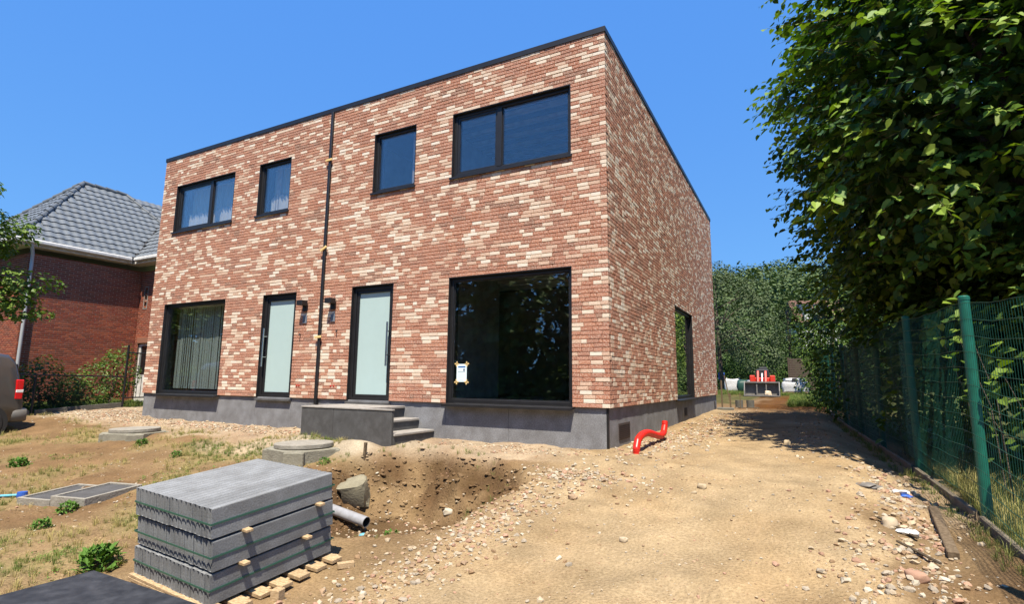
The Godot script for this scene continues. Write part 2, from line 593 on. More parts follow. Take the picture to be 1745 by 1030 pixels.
func soil(x: float, z: float) -> Color:
	var a := patches.get_noise_2d(x * 22.0, z * 22.0)
	var b := patches.get_noise_2d(x * 70.0 + 300.0, z * 70.0)
	var f := clods.get_noise_2d(x * 90.0, z * 90.0)
	var earth := Color(0.31, 0.2, 0.105).lerp(Color(0.43, 0.305, 0.17), clampf(0.5 + a * 1.1 + b * 0.7, 0, 1))
	var sandy := Color(0.52, 0.375, 0.21).lerp(Color(0.60, 0.46, 0.28), clampf(0.45 + a + b, 0, 1))
	var dry := Color(0.39, 0.325, 0.15)
	var col := earth
	# dry turf on the plot in front of the house
	col = col.lerp(dry, clampf(sstep(-2.2, -4.0, x) * sstep(0.7, 1.5, z) * (0.15 + 1.3 * b + 0.8 * a), 0.0, 0.75))
	# pale rubble and sand along the front of the house, and the lane beside it
	var strip := sstep(1.75 + 0.7 * a + 0.5 * b, 1.1 + 0.7 * a + 0.5 * b, z) * sstep(-9.0, -6.0, z)
	col = col.lerp(Color(0.56, 0.42, 0.29).lerp(Color(0.62, 0.50, 0.35), clampf(0.5 + b + f * 0.5, 0, 1)), strip * (1.0 - sstep(-0.5, 1.4, x) * 0.55))
	# the drive
	var edge := -0.55 + 0.35 * a + 0.25 * b - 0.10 * maxf(z - 4.0, 0.0)
	var drive := sstep(edge - 0.35, edge + 0.5, x) * (1.0 - sstep(3.2, 3.7, x))
	drive = maxf(drive, sstep(4.2 + a, 5.4 + a, z) * sstep(-1.2, 0.6, x) * (1.0 - sstep(3.2, 3.7, x)))
	col = col.lerp(sandy, drive * (1.0 if z > -12.0 else 0.6))
	# churned brown earth further down the drive
	col = col.lerp(Color(0.30, 0.185, 0.092), sstep(-6.0, -9.0, z + 1.5 * a) * sstep(0.6, 1.2, x + b) * 0.85 + sstep(-11.5, -13.0, z) * 0.7)
	# darker earth tone along the foot of the fence
	col = col.lerp(earth * 0.8, sstep(2.82 + 0.25 * b, 3.0 + 0.25 * b, x) * sstep(1.3, 1.9, z) * (1.0 - sstep(3.75, 4.0, x)) * 0.9)
	# sand heap by the steps
	col = col.lerp(Color(0.64, 0.55, 0.41), clampf(heap(x, z) * 14.0 + 2.0 * b * heap(x, z) * 6.0 + 0.0, 0.0, 0.95))
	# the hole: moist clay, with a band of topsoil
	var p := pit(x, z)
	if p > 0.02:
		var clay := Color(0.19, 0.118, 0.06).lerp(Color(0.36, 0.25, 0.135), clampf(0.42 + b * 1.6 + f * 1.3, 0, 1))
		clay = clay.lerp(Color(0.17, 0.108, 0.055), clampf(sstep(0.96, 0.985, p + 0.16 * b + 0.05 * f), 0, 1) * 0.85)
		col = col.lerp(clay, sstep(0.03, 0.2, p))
	# lawn beyond the fence, at the back and at the neighbour's
	var lawn := Color(0.075, 0.115, 0.03).lerp(Color(0.17, 0.16, 0.06), clampf(0.4 + a + b, 0, 1))
	var green := sstep(3.75, 4.1, x)
	green = maxf(green, sstep(1.9, 2.6, x + a) * sstep(-15.0, -18.0, z))
	green = maxf(green, sstep(-26.0, -31.0, z + 4.0 * a))
	green = maxf(green, sstep(-14.3, -14.45, x))
	green = maxf(green, sstep(-14.0, -18.0, z) * sstep(0.4, -0.4, x + a) * 0.8)
	col = col.lerp(lawn, green)
	return col.lerp(col * 0.86, clampf(0.5 - f * 1.2, 0, 1))


func ground() -> void:
	var xs := lines(-13.0, 5.4, 0.065, 480.0)
	var zs := lines(-3.0, 7.0, 0.058, 480.0)
	var mb := MB.new()
	var W := xs.size()
	for z in zs:
		for x in xs:
			var y := gy(x, z)
			# level ground under the house
			mb.v.push_back(Vector3(x, y, z))
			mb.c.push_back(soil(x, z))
			mb.n.push_back(Vector3.UP)
	for r in zs.size():
		for q in W:
			var a := mb.v[r * W + maxi(q - 1, 0)]
			var b := mb.v[r * W + mini(q + 1, W - 1)]
			var d := mb.v[maxi(r - 1, 0) * W + q]
			var e := mb.v[mini(r + 1, zs.size() - 1) * W + q]
			mb.n[r * W + q] = (e - d).cross(b - a).normalized()
	for r in zs.size() - 1:
		for q in W - 1:
			var k := r * W + q
			mb.i.push_back(k); mb.i.push_back(k + 1); mb.i.push_back(k + W)
			mb.i.push_back(k + 1); mb.i.push_back(k + W + 1); mb.i.push_back(k + W)
	structure("ground", mb.mesh(), "ground")


# ---- brickwork ------------------------------------------------------------------
const REDS := [Color(0.33, 0.15, 0.105), Color(0.42, 0.17, 0.11), Color(0.47, 0.17, 0.10), Color(0.51, 0.215, 0.14), Color(0.55, 0.225, 0.135), Color(0.60, 0.32, 0.22)]
const WHITES := [Color(0.93, 0.80, 0.65), Color(0.84, 0.67, 0.52), Color(0.72, 0.48, 0.35), Color(0.97, 0.88, 0.75)]


func brick_shape(mb: MB, o: Vector3, l: float, h: float, deep: float, proud: float, col: Color, skew := Vector2.ZERO) -> void:
	var e := 0.0045
	var x0 := o.x
	var x1 := o.x + l
	var y0 := o.y
	var y1 := o.y + h
	var f := [Vector3(x0 + e, y0 + e, proud + skew.x), Vector3(x1 - e, y0 + e, proud - skew.x), Vector3(x1 - e, y1 - e, proud - skew.y), Vector3(x0 + e, y1 - e, proud + skew.y)]
	var s := [Vector3(x0, y0, proud - 0.006), Vector3(x1, y0, proud - 0.006), Vector3(x1, y1, proud - 0.006), Vector3(x0, y1, proud - 0.006)]
	var b := [Vector3(x0, y0, -deep), Vector3(x1, y0, -deep), Vector3(x1, y1, -deep), Vector3(x0, y1, -deep)]
	mb.quad(f[0], f[1], f[2], f[3], col)
	for k in 4:
		var q := (k + 1) % 4
		mb.quad(s[k], s[q], f[q], f[k], col)
		mb.quad(b[k], b[q], s[q], s[k], col)


# fills a wall with bricks in wild bond; returns records [x, y, length, tone, proud]
func lay_bricks(length: float, courses: int, course: float, stretcher: float, openings: Array, corner0: bool, corner1: bool, seed_: int) -> Array:
	var r := RandomNumberGenerator.new()
	r.seed = seed_
	var runs := FastNoiseLite.new()
	runs.seed = seed_ + 7
	runs.frequency = 1.0
	var out := []
	var joint := 0.004
	for k in courses:
		var y := k * course
		var spans := []
		var a := 0.1 if corner0 and k % 2 == 0 else 0.0
		var b := length if not corner1 or k % 2 == 0 else length - 0.1
		var cuts := []
		for o in openings:
			if y + course * 0.5 > o[2] and y + course * 0.5 < o[3]:
				cuts.append(o)
		cuts.sort_custom(func(p, q): return p[0] < q[0])
		for o in cuts:
			spans.append([a, o[0]])
			a = o[1]
		spans.append([a, b])
		for s in spans:
			var x: float = s[0]
			var start := true
			while x < s[1] - 0.02:
				var l := stretcher
				var t := r.randf()
				if start: l = stretcher * r.randf_range(0.35, 1.0)
				elif t < 0.2: l = stretcher * 0.48
				start = false
				if s[1] - x - l < stretcher * 0.3: l = s[1] - x
				var w := runs.get_noise_2d(x * 1.1, y * 3.4) + 0.55 * runs.get_noise_2d(x * 3.3 + 90.0, y * 9.0)
				var tone := 0
				if r.randf() < clampf(0.36 + 0.62 * w, 0.06, 0.85):
					tone = 10 + [0, 0, 1, 1, 2, 2, 2, 3][r.randi() % 8]
				else:
					var q := runs.get_noise_2d(x * 0.6 - 40.0, y * 1.6) * 2.4 + r.randf_range(-1.6, 1.6)
					tone = clampi(int(round(2.2 + q)), 0, 5)
				out.append([x, y, l - joint, tone, r.randf_range(-0.0025, 0.0025), Vector2(r.randf_range(-0.0012, 0.0012), r.randf_range(-0.0012, 0.0012))])
				x += l
	return out


func tone_col(t: int) -> Color:
	return WHITES[t - 10] if t >= 10 else REDS[t]


# the wall behind the bricks, cut round its openings
func backing(mb: MB, length: float, height: float, openings: Array, z0: float, z1: float, x_from := 0.012, x_to := -0.012) -> void:
	var xs := [x_from, length + x_to]
	var ys := [0.0, height]
	for o in openings:
		for q in [o[0], o[1]]:
			if not xs.has(q): xs.append(q)
		for q in [o[2], o[3]]:
			if q > 0.0 and not ys.has(q): ys.append(q)
	xs.sort()
	ys.sort()
	for a in xs.size() - 1:
		var start := -1.0
		for b in ys.size():
			var blocked := true
			if b < ys.size() - 1:
				var m := Vector2((xs[a] + xs[a + 1]) / 2.0, (ys[b] + ys[b + 1]) / 2.0)
				blocked = false
				for o in openings:
					if m.x > o[0] and m.x < o[1] and m.y > o[2] and m.y < o[3]: blocked = true
			if not blocked and start < 0.0: start = ys[b]
			if blocked and start >= 0.0:
				mb.box(Vector3(xs[a], start, z1), Vector3(xs[a + 1], ys[b], z0))
				start = -1.0


func ring(mb: MB, x0: float, x1: float, y0: float, y1: float, w: float, z0: float, z1: float, bev := 0.004) -> void:
	mb.cbox(Vector3(x0, y0, z0), Vector3(x0 + w, y1, z1), bev)
	mb.cbox(Vector3(x1 - w, y0, z0), Vector3(x1, y1, z1), bev)
	mb.cbox(Vector3(x0 + w, y0, z0), Vector3(x1 - w, y0 + w, z1), bev)
	mb.cbox(Vector3(x0 + w, y1 - w, z0), Vector3(x1 - w, y1, z1), bev)


func window(wall: Node3D, x0: float, x1: float, y0: float, y1: float, splits: Array, sill_out: float) -> void:
	var mb := MB.new()
	ring(mb, x0 + 0.002, x1 - 0.002, y0 + 0.002, y1 - 0.002, 0.062, -0.135, -0.062)
	for s in splits:
		mb.cbox(Vector3(s - 0.045, y0 + 0.064, -0.135), Vector3(s + 0.045, y1 - 0.064, -0.058))
	var w := put("window", mb.mesh(), "black_metal", wall)
	var lining := MB.new()
	var e := 0.012
	lining.box(Vector3(x0, y0, -0.06), Vector3(x0 + e, y1, -0.002))
	lining.box(Vector3(x1 - e, y0, -0.06), Vector3(x1, y1, -0.002))
	lining.box(Vector3(x0 + e, y1 - e, -0.06), Vector3(x1 - e, y1, -0.002))
	lining.box(Vector3(x0 - 0.0, y0, -0.30), Vector3(x0 + e, y1, -0.137))
	put("reveal", lining.mesh(), "black_metal", w)
	var at := [x0 + 0.064]
	for s in splits:
		at.append(s - 0.045)
		at.append(s + 0.045)
	at.append(x1 - 0.064)
	for k in range(0, at.size(), 2):
		var sash := MB.new()
		if splits.size() > 0 and k == 0:
			ring(sash, at[k], at[k + 1], y0 + 0.064, y1 - 0.064, 0.045, -0.128, -0.078)
			put("sash", sash.mesh(), "black_metal", w)
		else:
			ring(sash, at[k], at[k + 1], y0 + 0.064, y1 - 0.064, 0.016, -0.122, -0.085, 0.002)
			put("glazing_bead", sash.mesh(), "black_metal", w)
		var g := 0.045 if (splits.size() > 0 and k == 0) else 0.016
		for z in [-0.092, -0.105, -0.118]:
			var pane := MB.new()
			pane.box(Vector3(at[k] + g - 0.004, y0 + 0.064 + g - 0.004, z - 0.004), Vector3(at[k + 1] - g + 0.004, y1 - 0.064 - g + 0.004, z))
			put("pane", pane.mesh(), "glass", w)
	var sill := MB.new()
	sill.prism(Transform3D(Basis(Vector3(0, 0, 1), Vector3(0, 1, 0), Vector3(-1, 0, 0)), Vector3(x1 + 0.025, y0, 0)), PackedVector2Array([Vector2(-0.06, 0.0), Vector2(-0.06, -0.02), Vector2(sill_out - 0.02, -0.038), Vector2(sill_out - 0.02, -0.052), Vector2(sill_out, -0.052), Vector2(sill_out, -0.016)]), x1 - x0 + 0.05)
	put("sill", sill.mesh(), "black_metal", w)


func door(wall: Node3D, x0: float, x1: float, y1: float, bar_x: float, hinge: float) -> void:
	var mb := MB.new()
	ring(mb, x0 + 0.002, x1 - 0.002, -0.03, y1 - 0.002, 0.075, -0.14, -0.055)
	var d := put("door", mb.mesh(), "black_metal", wall)
	var lin_ := MB.new()
	lin_.box(Vector3(x0, 0.0, -0.053), Vector3(x0 + 0.012, y1, -0.002))
	lin_.box(Vector3(x1 - 0.012, 0.0, -0.053), Vector3(x1, y1, -0.002))
	lin_.box(Vector3(x0 + 0.012, y1 - 0.012, -0.053), Vector3(x1 - 0.012, y1, -0.002))
	put("reveal", lin_.mesh(), "black_metal", d)
	var leaf_m := MB.new()
	ring(leaf_m, x0 + 0.08, x1 - 0.08, 0.046, y1 - 0.08, 0.055, -0.13, -0.075)
	put("leaf_frame", leaf_m.mesh(), "black_metal", d)
	var pane := MB.new()
	pane.box(Vector3(x0 + 0.133, 0.1, -0.112), Vector3(x1 - 0.133, y1 - 0.133, -0.098))
	put("pane", pane.mesh(), "frosted", d)
	var step := MB.new()
	step.cbox(Vector3(x0 - 0.01, -0.075, -0.05), Vector3(x1 + 0.01, -0.032, 0.03))
	put("threshold", step.mesh(), "slate", d)
	var bar := MB.new()
	bar.tube([Vector3(bar_x, 0.62, 0.02), Vector3(bar_x, 1.42, 0.02)], [0.017, 0.017], 10)
	for y in [0.82, 1.25]:
		bar.tube([Vector3(bar_x, y, -0.075), Vector3(bar_x, y, 0.02)], [0.009, 0.009], 8)
	put("pull_handle", bar.mesh(), "steel", d)
	var lock := MB.new()
	lock.tube([Vector3(bar_x + hinge * 0.055, 0.95, -0.08), Vector3(bar_x + hinge * 0.055, 0.95, -0.064)], [0.017, 0.017], 10)
	put("lock", lock.mesh(), "steel", d)


func house() -> void:
	var h := thing("brick_house", "pair of new flat-roofed houses in red and whitewashed brick on a grey plinth", "house")
	var H := COURSE * COURSES
	var W := HOUSE_W
	var ox := -W
	# openings in wall coordinates: x from the far end of the front, height from the underside of the brickwork
	var low := COURSE * 34.0
	var s0 := COURSE * 63.0
	var s1 := COURSE * 82.0
	var front := [[0.565, 2.885, -1.0, low], [4.15, 5.165, -1.0, low], [6.685, 7.70, -1.0, low], [8.925, 11.19, -1.0, low],
		[0.585, 2.85, s0, s1], [3.70, 4.728, s0, s1], [7.075, 8.095, s0, s1], [8.915, 11.19, s0, s1]]
	var side := [[4.9, 7.16, -1.0, low]]
	var fw := MB.new()
	backing(fw, W, H, front, -0.013, -0.32)
	var fwall := put("front_wall", fw.mesh(), "mortar", h)
	fwall.position = Vector3(ox, 0, 0)
	var sw := MB.new()
	backing(sw, HOUSE_D, H, side, -0.013, -0.32, 0.325)
	var swall := put("side_wall", sw.mesh(), "mortar", h)
	swall.transform = Transform3D(Basis(Vector3(0, 0, -1), Vector3(0, 1, 0), Vector3(1, 0, 0)), Vector3.ZERO)
	var all := []
	for b in lay_bricks(W, COURSES, COURSE, 0.188, front, false, true, 101): all.append([fwall, b])
	for b in lay_bricks(HOUSE_D, COURSES, COURSE, 0.188, side, true, false, 202): all.append([swall, b])
	# front bricks of even courses turn the corner: the odd ones start behind it
	var shown := []
	for k in all.size():
		var wl: Node3D = all[k][0]
		var b: Array = all[k][1]
		var p := wl.transform * Vector3(b[0] + b[2] / 2.0, b[1] + 0.03, 0)
		var d := p - CAM
		shown.append([b[2] * absf(d.normalized().dot(wl.transform.basis.z)) / d.length_squared(), k])
	shown.sort_custom(func(p, q): return p[0] > q[0])
	var single_out := {}
	for k in 300: single_out[shown[k][1]] = true
	var rest := {fwall: MB.new(), swall: MB.new()}
	var cache := {}
	for k in all.size():
		var wl: Node3D = all[k][0]
		var b: Array = all[k][1]
		if single_out.has(k):
			var key := Vector2i(int(round(b[2] * 250.0)), b[3])
			if not cache.has(key):
				var one := MB.new()
				brick_shape(one, Vector3(-b[2] / 2.0, 0, 0), b[2], COURSE - 0.0075, 0.098, 0.0, tone_col(b[3]), Vector2(0.0008, -0.0006))
				cache[key] = one.mesh()
			put("brick", cache[key], "brick", wl, Vector3(b[0] + b[2] / 2.0, b[1], b[4]))
		else:
			brick_shape(rest[wl], Vector3(b[0], b[1], 0), b[2], COURSE - 0.0075, 0.098, b[4], tone_col(b[3]), b[5])
	for wl in rest:
		put("brickwork", rest[wl].mesh(), "brick", wl).set_meta("kind", "stuff")
	# plain walls that the photograph does not show
	var shell := MB.new()
	shell.box(Vector3(ox + 0.0, 0.0, -HOUSE_D), Vector3(ox + 0.3, H, -0.325))
	shell.box(Vector3(ox + 0.3, 0.0, -HOUSE_D), Vector3(-0.325, H, -HOUSE_D + 0.3))
	put("rear_wall", shell.mesh(), "terracotta", h)
	# openings
	window(fwall, 0.565, 2.885, 0.0, low, [], 0.10)
	window(fwall, 8.925, 11.19, 0.0, low, [], 0.10)
	window(fwall, 0.585, 2.85, s0, s1, [1.92], 0.035)
	window(fwall, 3.70, 4.728, s0, s1, [], 0.035)
	window(fwall, 7.075, 8.095, s0, s1, [], 0.035)
	window(fwall, 8.915, 11.19, s0, s1, [9.85], 0.035)
	door(fwall, 4.15, 5.165, low, 4.27, -1.0)
	door(fwall, 6.685, 7.70, low, 7.61, 1.0)
	window(swall, 4.9, 7.16, 0.0, low, [], 0.06)
	# plinth of fibre-cement panels, set back under the bricks
	var cuts := [0.02, 1.2, 2.89, 4.1, 5.18, 6.65, 7.75, 8.9, 10.1, W - 0.07]
	for k in cuts.size() - 1:
		var pm := MB.new()
		pm.cbox(Vector3(ox + cuts[k] + 0.002, -1.1, -0.32), Vector3(ox + cuts[k + 1] - 0.002, -0.004, -0.041), 0.002)
		put("plinth_panel", pm.mesh(), "plinth", h)
	cuts = [0.07, 2.2, 4.85, 7.2, 9.4, HOUSE_D - 0.02]
	for k in cuts.size() - 1:
		var pm := MB.new()
		pm.cbox(Vector3(-0.32, -1.1, -cuts[k + 1] + 0.002), Vector3(-0.041, -0.004, -cuts[k] - 0.002), 0.002)
		put("plinth_panel", pm.mesh(), "plinth", h)
	var cp := MB.new()
	cp.cbox(Vector3(-0.07, -1.1, -0.07), Vector3(-0.036, -0.004, -0.036), 0.002)
	put("corner_profile", cp.mesh(), "black_metal", h)
	for g in [[0.52, 1.13, -0.5, -0.25], [5.85, 6.2, -0.42, -0.22], [10.95, 11.2, -0.42, -0.2]]:
		var gm := MB.new()
		ring_side(gm, g[0], g[1], g[2], g[3])
		put("vent_grille", gm.mesh(), "grille", h)
	# flat roof with a black metal coping
	var cm := MB.new()
	cm.cbox(Vector3(ox - 0.015, H - 0.012, -0.3), Vector3(0.015, H + 0.085, 0.015), 0.004)
	cm.cbox(Vector3(-0.3, H - 0.012, -HOUSE_D - 0.015), Vector3(0.015, H + 0.085, -0.302), 0.004)
	cm.cbox(Vector3(ox - 0.015, H - 0.012, -HOUSE_D - 0.015), Vector3(ox + 0.3, H + 0.085, -0.302), 0.004)
	put("coping", cm.mesh(), "black_metal", h)
	var rm := MB.new()
	rm.box(Vector3(ox + 0.302, H - 0.22, -HOUSE_D + 0.302), Vector3(-0.327, H - 0.02, -0.327))
	put("roof", rm.mesh(), "machine_black", h)
	# storeys inside
	var fl := MB.new()
	fl.box(Vector3(ox + 0.302, -0.3, -HOUSE_D + 0.302), Vector3(-0.327, 0.0, -0.327))
	fl.box(Vector3(ox + 0.302, 2.75, -HOUSE_D + 0.302), Vector3(-0.327, 3.05, -0.327))
	put("floor_slab", fl.mesh(), "concrete_floor", h)
	var iw := MB.new()
	for y in [[0.002, 2.748], [3.052, H - 0.222]]:
		iw.box(Vector3(-6.04, y[0], -HOUSE_D + 0.31), Vector3(-5.74, y[1], -0.33))
		iw.box(Vector3(-5.738, y[0], -5.4), Vector3(-1.9, y[1], -5.2))
		iw.box(Vector3(-4.0, y[0], -3.6), Vector3(-3.85, y[1], -0.33))
		iw.box(Vector3(ox + 0.31, y[0], -5.4), Vector3(-6.042, y[1], -5.2))
		iw.box(Vector3(-7.9, y[0], -5.198), Vector3(-7.75, y[1], -0.33))
		iw.box(Vector3(-0.36, y[0], -4.8), Vector3(-0.33, y[1], -0.335))
	put("inner_wall", iw.mesh(), "plaster", h)
	for q in 9:
		var bm := MB.new()
		bm.box(Vector3(-5.7, 2.68, -0.9 - q * 0.45), Vector3(-0.4, 2.745, -0.8 - q * 0.45))
		put("ceiling_batten", bm.mesh(), "curtain", h)
	for q in 9:
		var bm := MB.new()
		bm.box(Vector3(-3.8, H - 0.3, -0.9 - q * 0.45), Vector3(-0.4, H - 0.224, -0.8 - q * 0.45))
		put("ceiling_batten", bm.mesh(), "plaster", h)
	# joint strip between the two houses, held by wooden wedges
	var jm := MB.new()
	jm.cbox(Vector3(-5.89, -0.11, -0.02), Vector3(-5.825, H - 0.02, 0.045), 0.008)
	put("joint_strip", jm.mesh(), "black_metal", h)
	for y in [[4.83, 0.03], [2.96, 0.5], [1.19, 0.05]]:
		var wm := MB.new()
		wm.chamfer(Transform3D(Basis(Vector3(0, 0, 1), y[1]), Vector3(-5.862, y[0], 0.056)), Vector3(0.17, 0.045, 0.022), 0.003)
		put("wedge", wm.mesh(), "yellow_wood", h)
	for x in [[-6.42, 1.26], [-5.42, 1.30]]:
		var km := MB.new()
		km.tube([Vector3(x[0], x[1], -0.01), Vector3(x[0] + 0.01, x[1] + 0.01, 0.03), Vector3(x[0] + 0.02, x[1] - 0.03, 0.045)], [0.012, 0.012, 0.01], 6)
		put("cable_end", km.mesh(), "machine_black", h)
	for x in [-6.42, -6.36, -5.5, -5.42]:
		var km := MB.new()
		km.tube([Vector3(x, 0.245, -0.01), Vector3(x, 0.245, 0.012)], [0.014, 0.014], 8)
		put("pipe_cap", km.mesh(), "lamp_red", h)


func ring_side(mb: MB, z0: float, z1: float, y0: float, y1: float) -> void:
	mb.cbox(Vector3(-0.05, y0, -z1), Vector3(-0.034, y1, -z0), 0.002)
	var n := int((y1 - y0) / 0.03)
	for k in n:
		var y := y0 + 0.015 + k * (y1 - y0 - 0.03) / n
		mb.boxt(Transform3D(Basis(Vector3(0, 0, 1), 0.5), Vector3(-0.03, y + 0.012, -(z0 + z1) / 2.0)), Vector3(0.014, 0.004, z1 - z0 - 0.03))


func fittings() -> void:
	for x in [[-6.31, "by the door beside the blinds", "beside the blinds"], [-5.54, "by the door above the steps", "above the steps"]]:
		var l := thing("wall_lamp", "black box-shaped outdoor wall lamp " + x[1], "lamp", Vector3(x[0], 1.83, 0.004), 0.0, "lamps by the two front doors")
		var m := MB.new()
		m.cbox(Vector3(-0.055, -0.11, 0.0), Vector3(0.055, 0.06, 0.03), 0.003)
		put("bracket", m.mesh(), "black_metal", l)
		m = MB.new()
		m.cbox(Vector3(-0.08, 0.0, 0.03), Vector3(0.08, 0.1, 0.17), 0.004)
		put("housing", m.mesh(), "black_metal", l)
		var b := thing("door_bell", "small grey-blue bell plate under the wall lamp " + x[2], "door bell", Vector3(x[0] + 0.005, 1.55, 0.004), 0.0, "bells by the two front doors")
		m = MB.new()
		m.cbox(Vector3(-0.055, -0.07, 0.0), Vector3(0.055, 0.08, 0.016), 0.003)
		put("plate", m.mesh(), "bell", b)
		m = MB.new()
		m.tube([Vector3(0, -0.01, 0.016), Vector3(0, -0.01, 0.022)], [0.018, 0.018], 12)
		put("button", m.mesh(), "steel", b)
	# steps
	var s := thing("entrance_steps", "dark grey stone landing with three steps below the right-hand front door", "steps", Vector3(-4.1, -0.6, 0.5))
	var o := -s.position
	var m := MB.new()
	m.cbox(o + Vector3(-5.05, -0.115, -0.03), o + Vector3(-3.72, -0.075, 0.994), 0.006)
	put("landing_slab", m.mesh(), "tread", s)
	m = MB.new()
	m.cbox(o + Vector3(-5.03, -0.95, -0.03), o + Vector3(-3.75, -0.117, 0.996), 0.004)
	put("landing_block", m.mesh(), "slate", s)
	m = MB.new()
	m.cbox(o + Vector3(-5.05, -0.95, 1.0), o + Vector3(-4.32, -0.102, 1.05), 0.005)
	put("facing_slab", m.mesh(), "slate", s)
	m = MB.new()
	m.cbox(o + Vector3(-4.316, -0.95, 1.0), o + Vector3(-3.1, -0.102, 1.05), 0.005)
	put("facing_slab", m.mesh(), "slate", s)
	m = MB.new()
	m.cbox(o + Vector3(-5.06, -0.1, 0.997), o + Vector3(-3.09, -0.075, 1.06), 0.005)
	put("cap_slab", m.mesh(), "tread", s)
	for k in 2:
		var y := -0.27 - 0.175 * k
		var x := -3.42 + 0.32 * k
		m = MB.new()
		m.cbox(o + Vector3(-3.745 + 0.32 * k, -0.95, -0.03), o + Vector3(x, y - 0.042, 0.996), 0.004)
		put("riser", m.mesh(), "slate", s)
		m = MB.new()
		m.cbox(o + Vector3(-3.745 + 0.32 * k, y - 0.04, -0.03), o + Vector3(x + 0.02, y, 0.996), 0.008)
		put("tread", m.mesh(), "tread", s)
	# sheet of paper taped to the inside of the big pane
	var p := thing("paper_notice", "white printed notice with blue band taped inside the large window", "notice", Vector3(-2.6, 0.35, -0.0895))
	var q := MB.new()
	q.quad(Vector3(-0.1, 0, 0), Vector3(0.1, 0, 0), Vector3(0.1, 0.3, 0), Vector3(-0.1, 0.3, 0))
	q.uv = PackedVector2Array([Vector2(0, 1), Vector2(1, 1), Vector2(1, 0), Vector2(0, 0)])
	q.quad(Vector3(0.1, 0, -0.001), Vector3(-0.1, 0, -0.001), Vector3(-0.1, 0.3, -0.001), Vector3(0.1, 0.3, -0.001))
	q.uv.append_array(PackedVector2Array([Vector2(0, 0.99), Vector2(0.01, 0.99), Vector2(0.01, 0.98), Vector2(0, 0.98)]))
	var pm := mat("print", Color.WHITE, 0.8)
	pm.albedo_texture = notice_print()
	put("sheet", q.mesh(), "print", p)
	for c in [[-0.1, 0.0, 1.0], [0.1, 0.0, -1.0], [-0.1, 0.3, -1.0], [0.1, 0.3, 1.0]]:
		for a in [0.0, PI / 2]:
			q = MB.new()
			q.boxt(Transform3D(Basis(Vector3(0, 0, 1), a + 0.12 * c[2]), Vector3(c[0], c[1], 0.0015)), Vector3(0.085, 0.022, 0.001))
			put("tape", q.mesh(), "yellow_wood", p)


func notice_print() -> ImageTexture:
	var im := Image.create(128, 192, false, Image.FORMAT_RGB8)
	im.fill(Color(0.86, 0.93, 0.94))
	im.fill_rect(Rect2i(18, 24, 92, 16), Color(0.08, 0.33, 0.62))
	im.fill_rect(Rect2i(84, 52, 20, 24), Color(0.25, 0.30, 0.42))
	im.fill_rect(Rect2i(18, 82, 92, 5), Color(0.35, 0.42, 0.5))
	var r := RandomNumberGenerator.new()
	r.seed = 5
	for k in 10:
		var x := 18
		while x < 100:
			var w := r.randi_range(4, 14)
			if k > 2 or x < 74: im.fill_rect(Rect2i(x, 52 + k * 9 + (14 if k > 2 else 0), mini(w, 108 - x), 2), Color(0.62, 0.72, 0.76))
			x += w + 4
	im.fill_rect(Rect2i(40, 174, 50, 4), Color(0.4, 0.5, 0.58))
	return ImageTexture.create_from_image(im)


func furnishings() -> void:
	# vertical blinds behind the big pane at the far end
	var b := thing("vertical_blind", "pale green vertical slat blind behind the ground-floor window", "blind", Vector3(-10.05, 0.12, -0.36))
	for k in 26:
		var m := MB.new()
		m.boxt(Transform3D(Basis(Vector3.UP, -0.32 + 0.36 * rng.randf()), Vector3(-1.07 + k * 0.086, 0.97, rng.randf_range(-0.01, 0.01))), Vector3(0.085, 1.94, 0.002))
		put("slat", m.mesh(), "blind", b)
	var r := MB.new()
	r.cbox(Vector3(-1.13, 1.945, -0.03), Vector3(1.13, 1.99, 0.03))
	put("rail", r.mesh(), "white_paint", b)
	# net curtains upstairs
	for w in [[-10.06, 1.06, "sheer white net curtain with a zigzag panel in the wide upstairs window"], [-7.56, 0.46, "sheer white net curtain with a zigzag panel in the narrow upstairs window"]]:
		var c := thing("net_curtain", w[2], "curtain", Vector3(w[0], COURSE * 63.0 + 0.03, -0.4), 0.0, "net curtains upstairs")
		var full := MB.new()
		var low := MB.new()
		var n := int(w[1] * 120.0)
		for k in n:
			var x0: float = -w[1] + 2.0 * w[1] * k / n
			var x1: float = -w[1] + 2.0 * w[1] * (k + 1) / n
			var z0 := 0.022 * sin(x0 * 62.0) + 0.01 * sin(x0 * 23.0)
			var z1 := 0.022 * sin(x1 * 62.0) + 0.01 * sin(x1 * 23.0)
			full.quad(Vector3(x0, 0, z0), Vector3(x1, 0, z1), Vector3(x1, 1.15, z1 * 0.6), Vector3(x0, 1.15, z0 * 0.6))
			var h0 := 0.44 + 0.1 * absf(fmod(absf(x0) * 7.5, 1.0) * 2.0 - 1.0)
			var h1 := 0.44 + 0.1 * absf(fmod(absf(x1) * 7.5, 1.0) * 2.0 - 1.0)
			low.quad(Vector3(x0, 0, z0 + 0.06), Vector3(x1, 0, z1 + 0.06), Vector3(x1, h1, z1 + 0.06), Vector3(x0, h0, z0 + 0.06))
		put("panel", full.mesh(), "blind", c)
		put("zigzag_panel", low.mesh(), "curtain", c)
		var rod := MB.new()
		rod.tube([Vector3(-w[1] - 0.04, 1.15, 0), Vector3(w[1] + 0.04, 1.15, 0)], [0.01, 0.01], 8)
		put("rod", rod.mesh(), "white_paint", c)


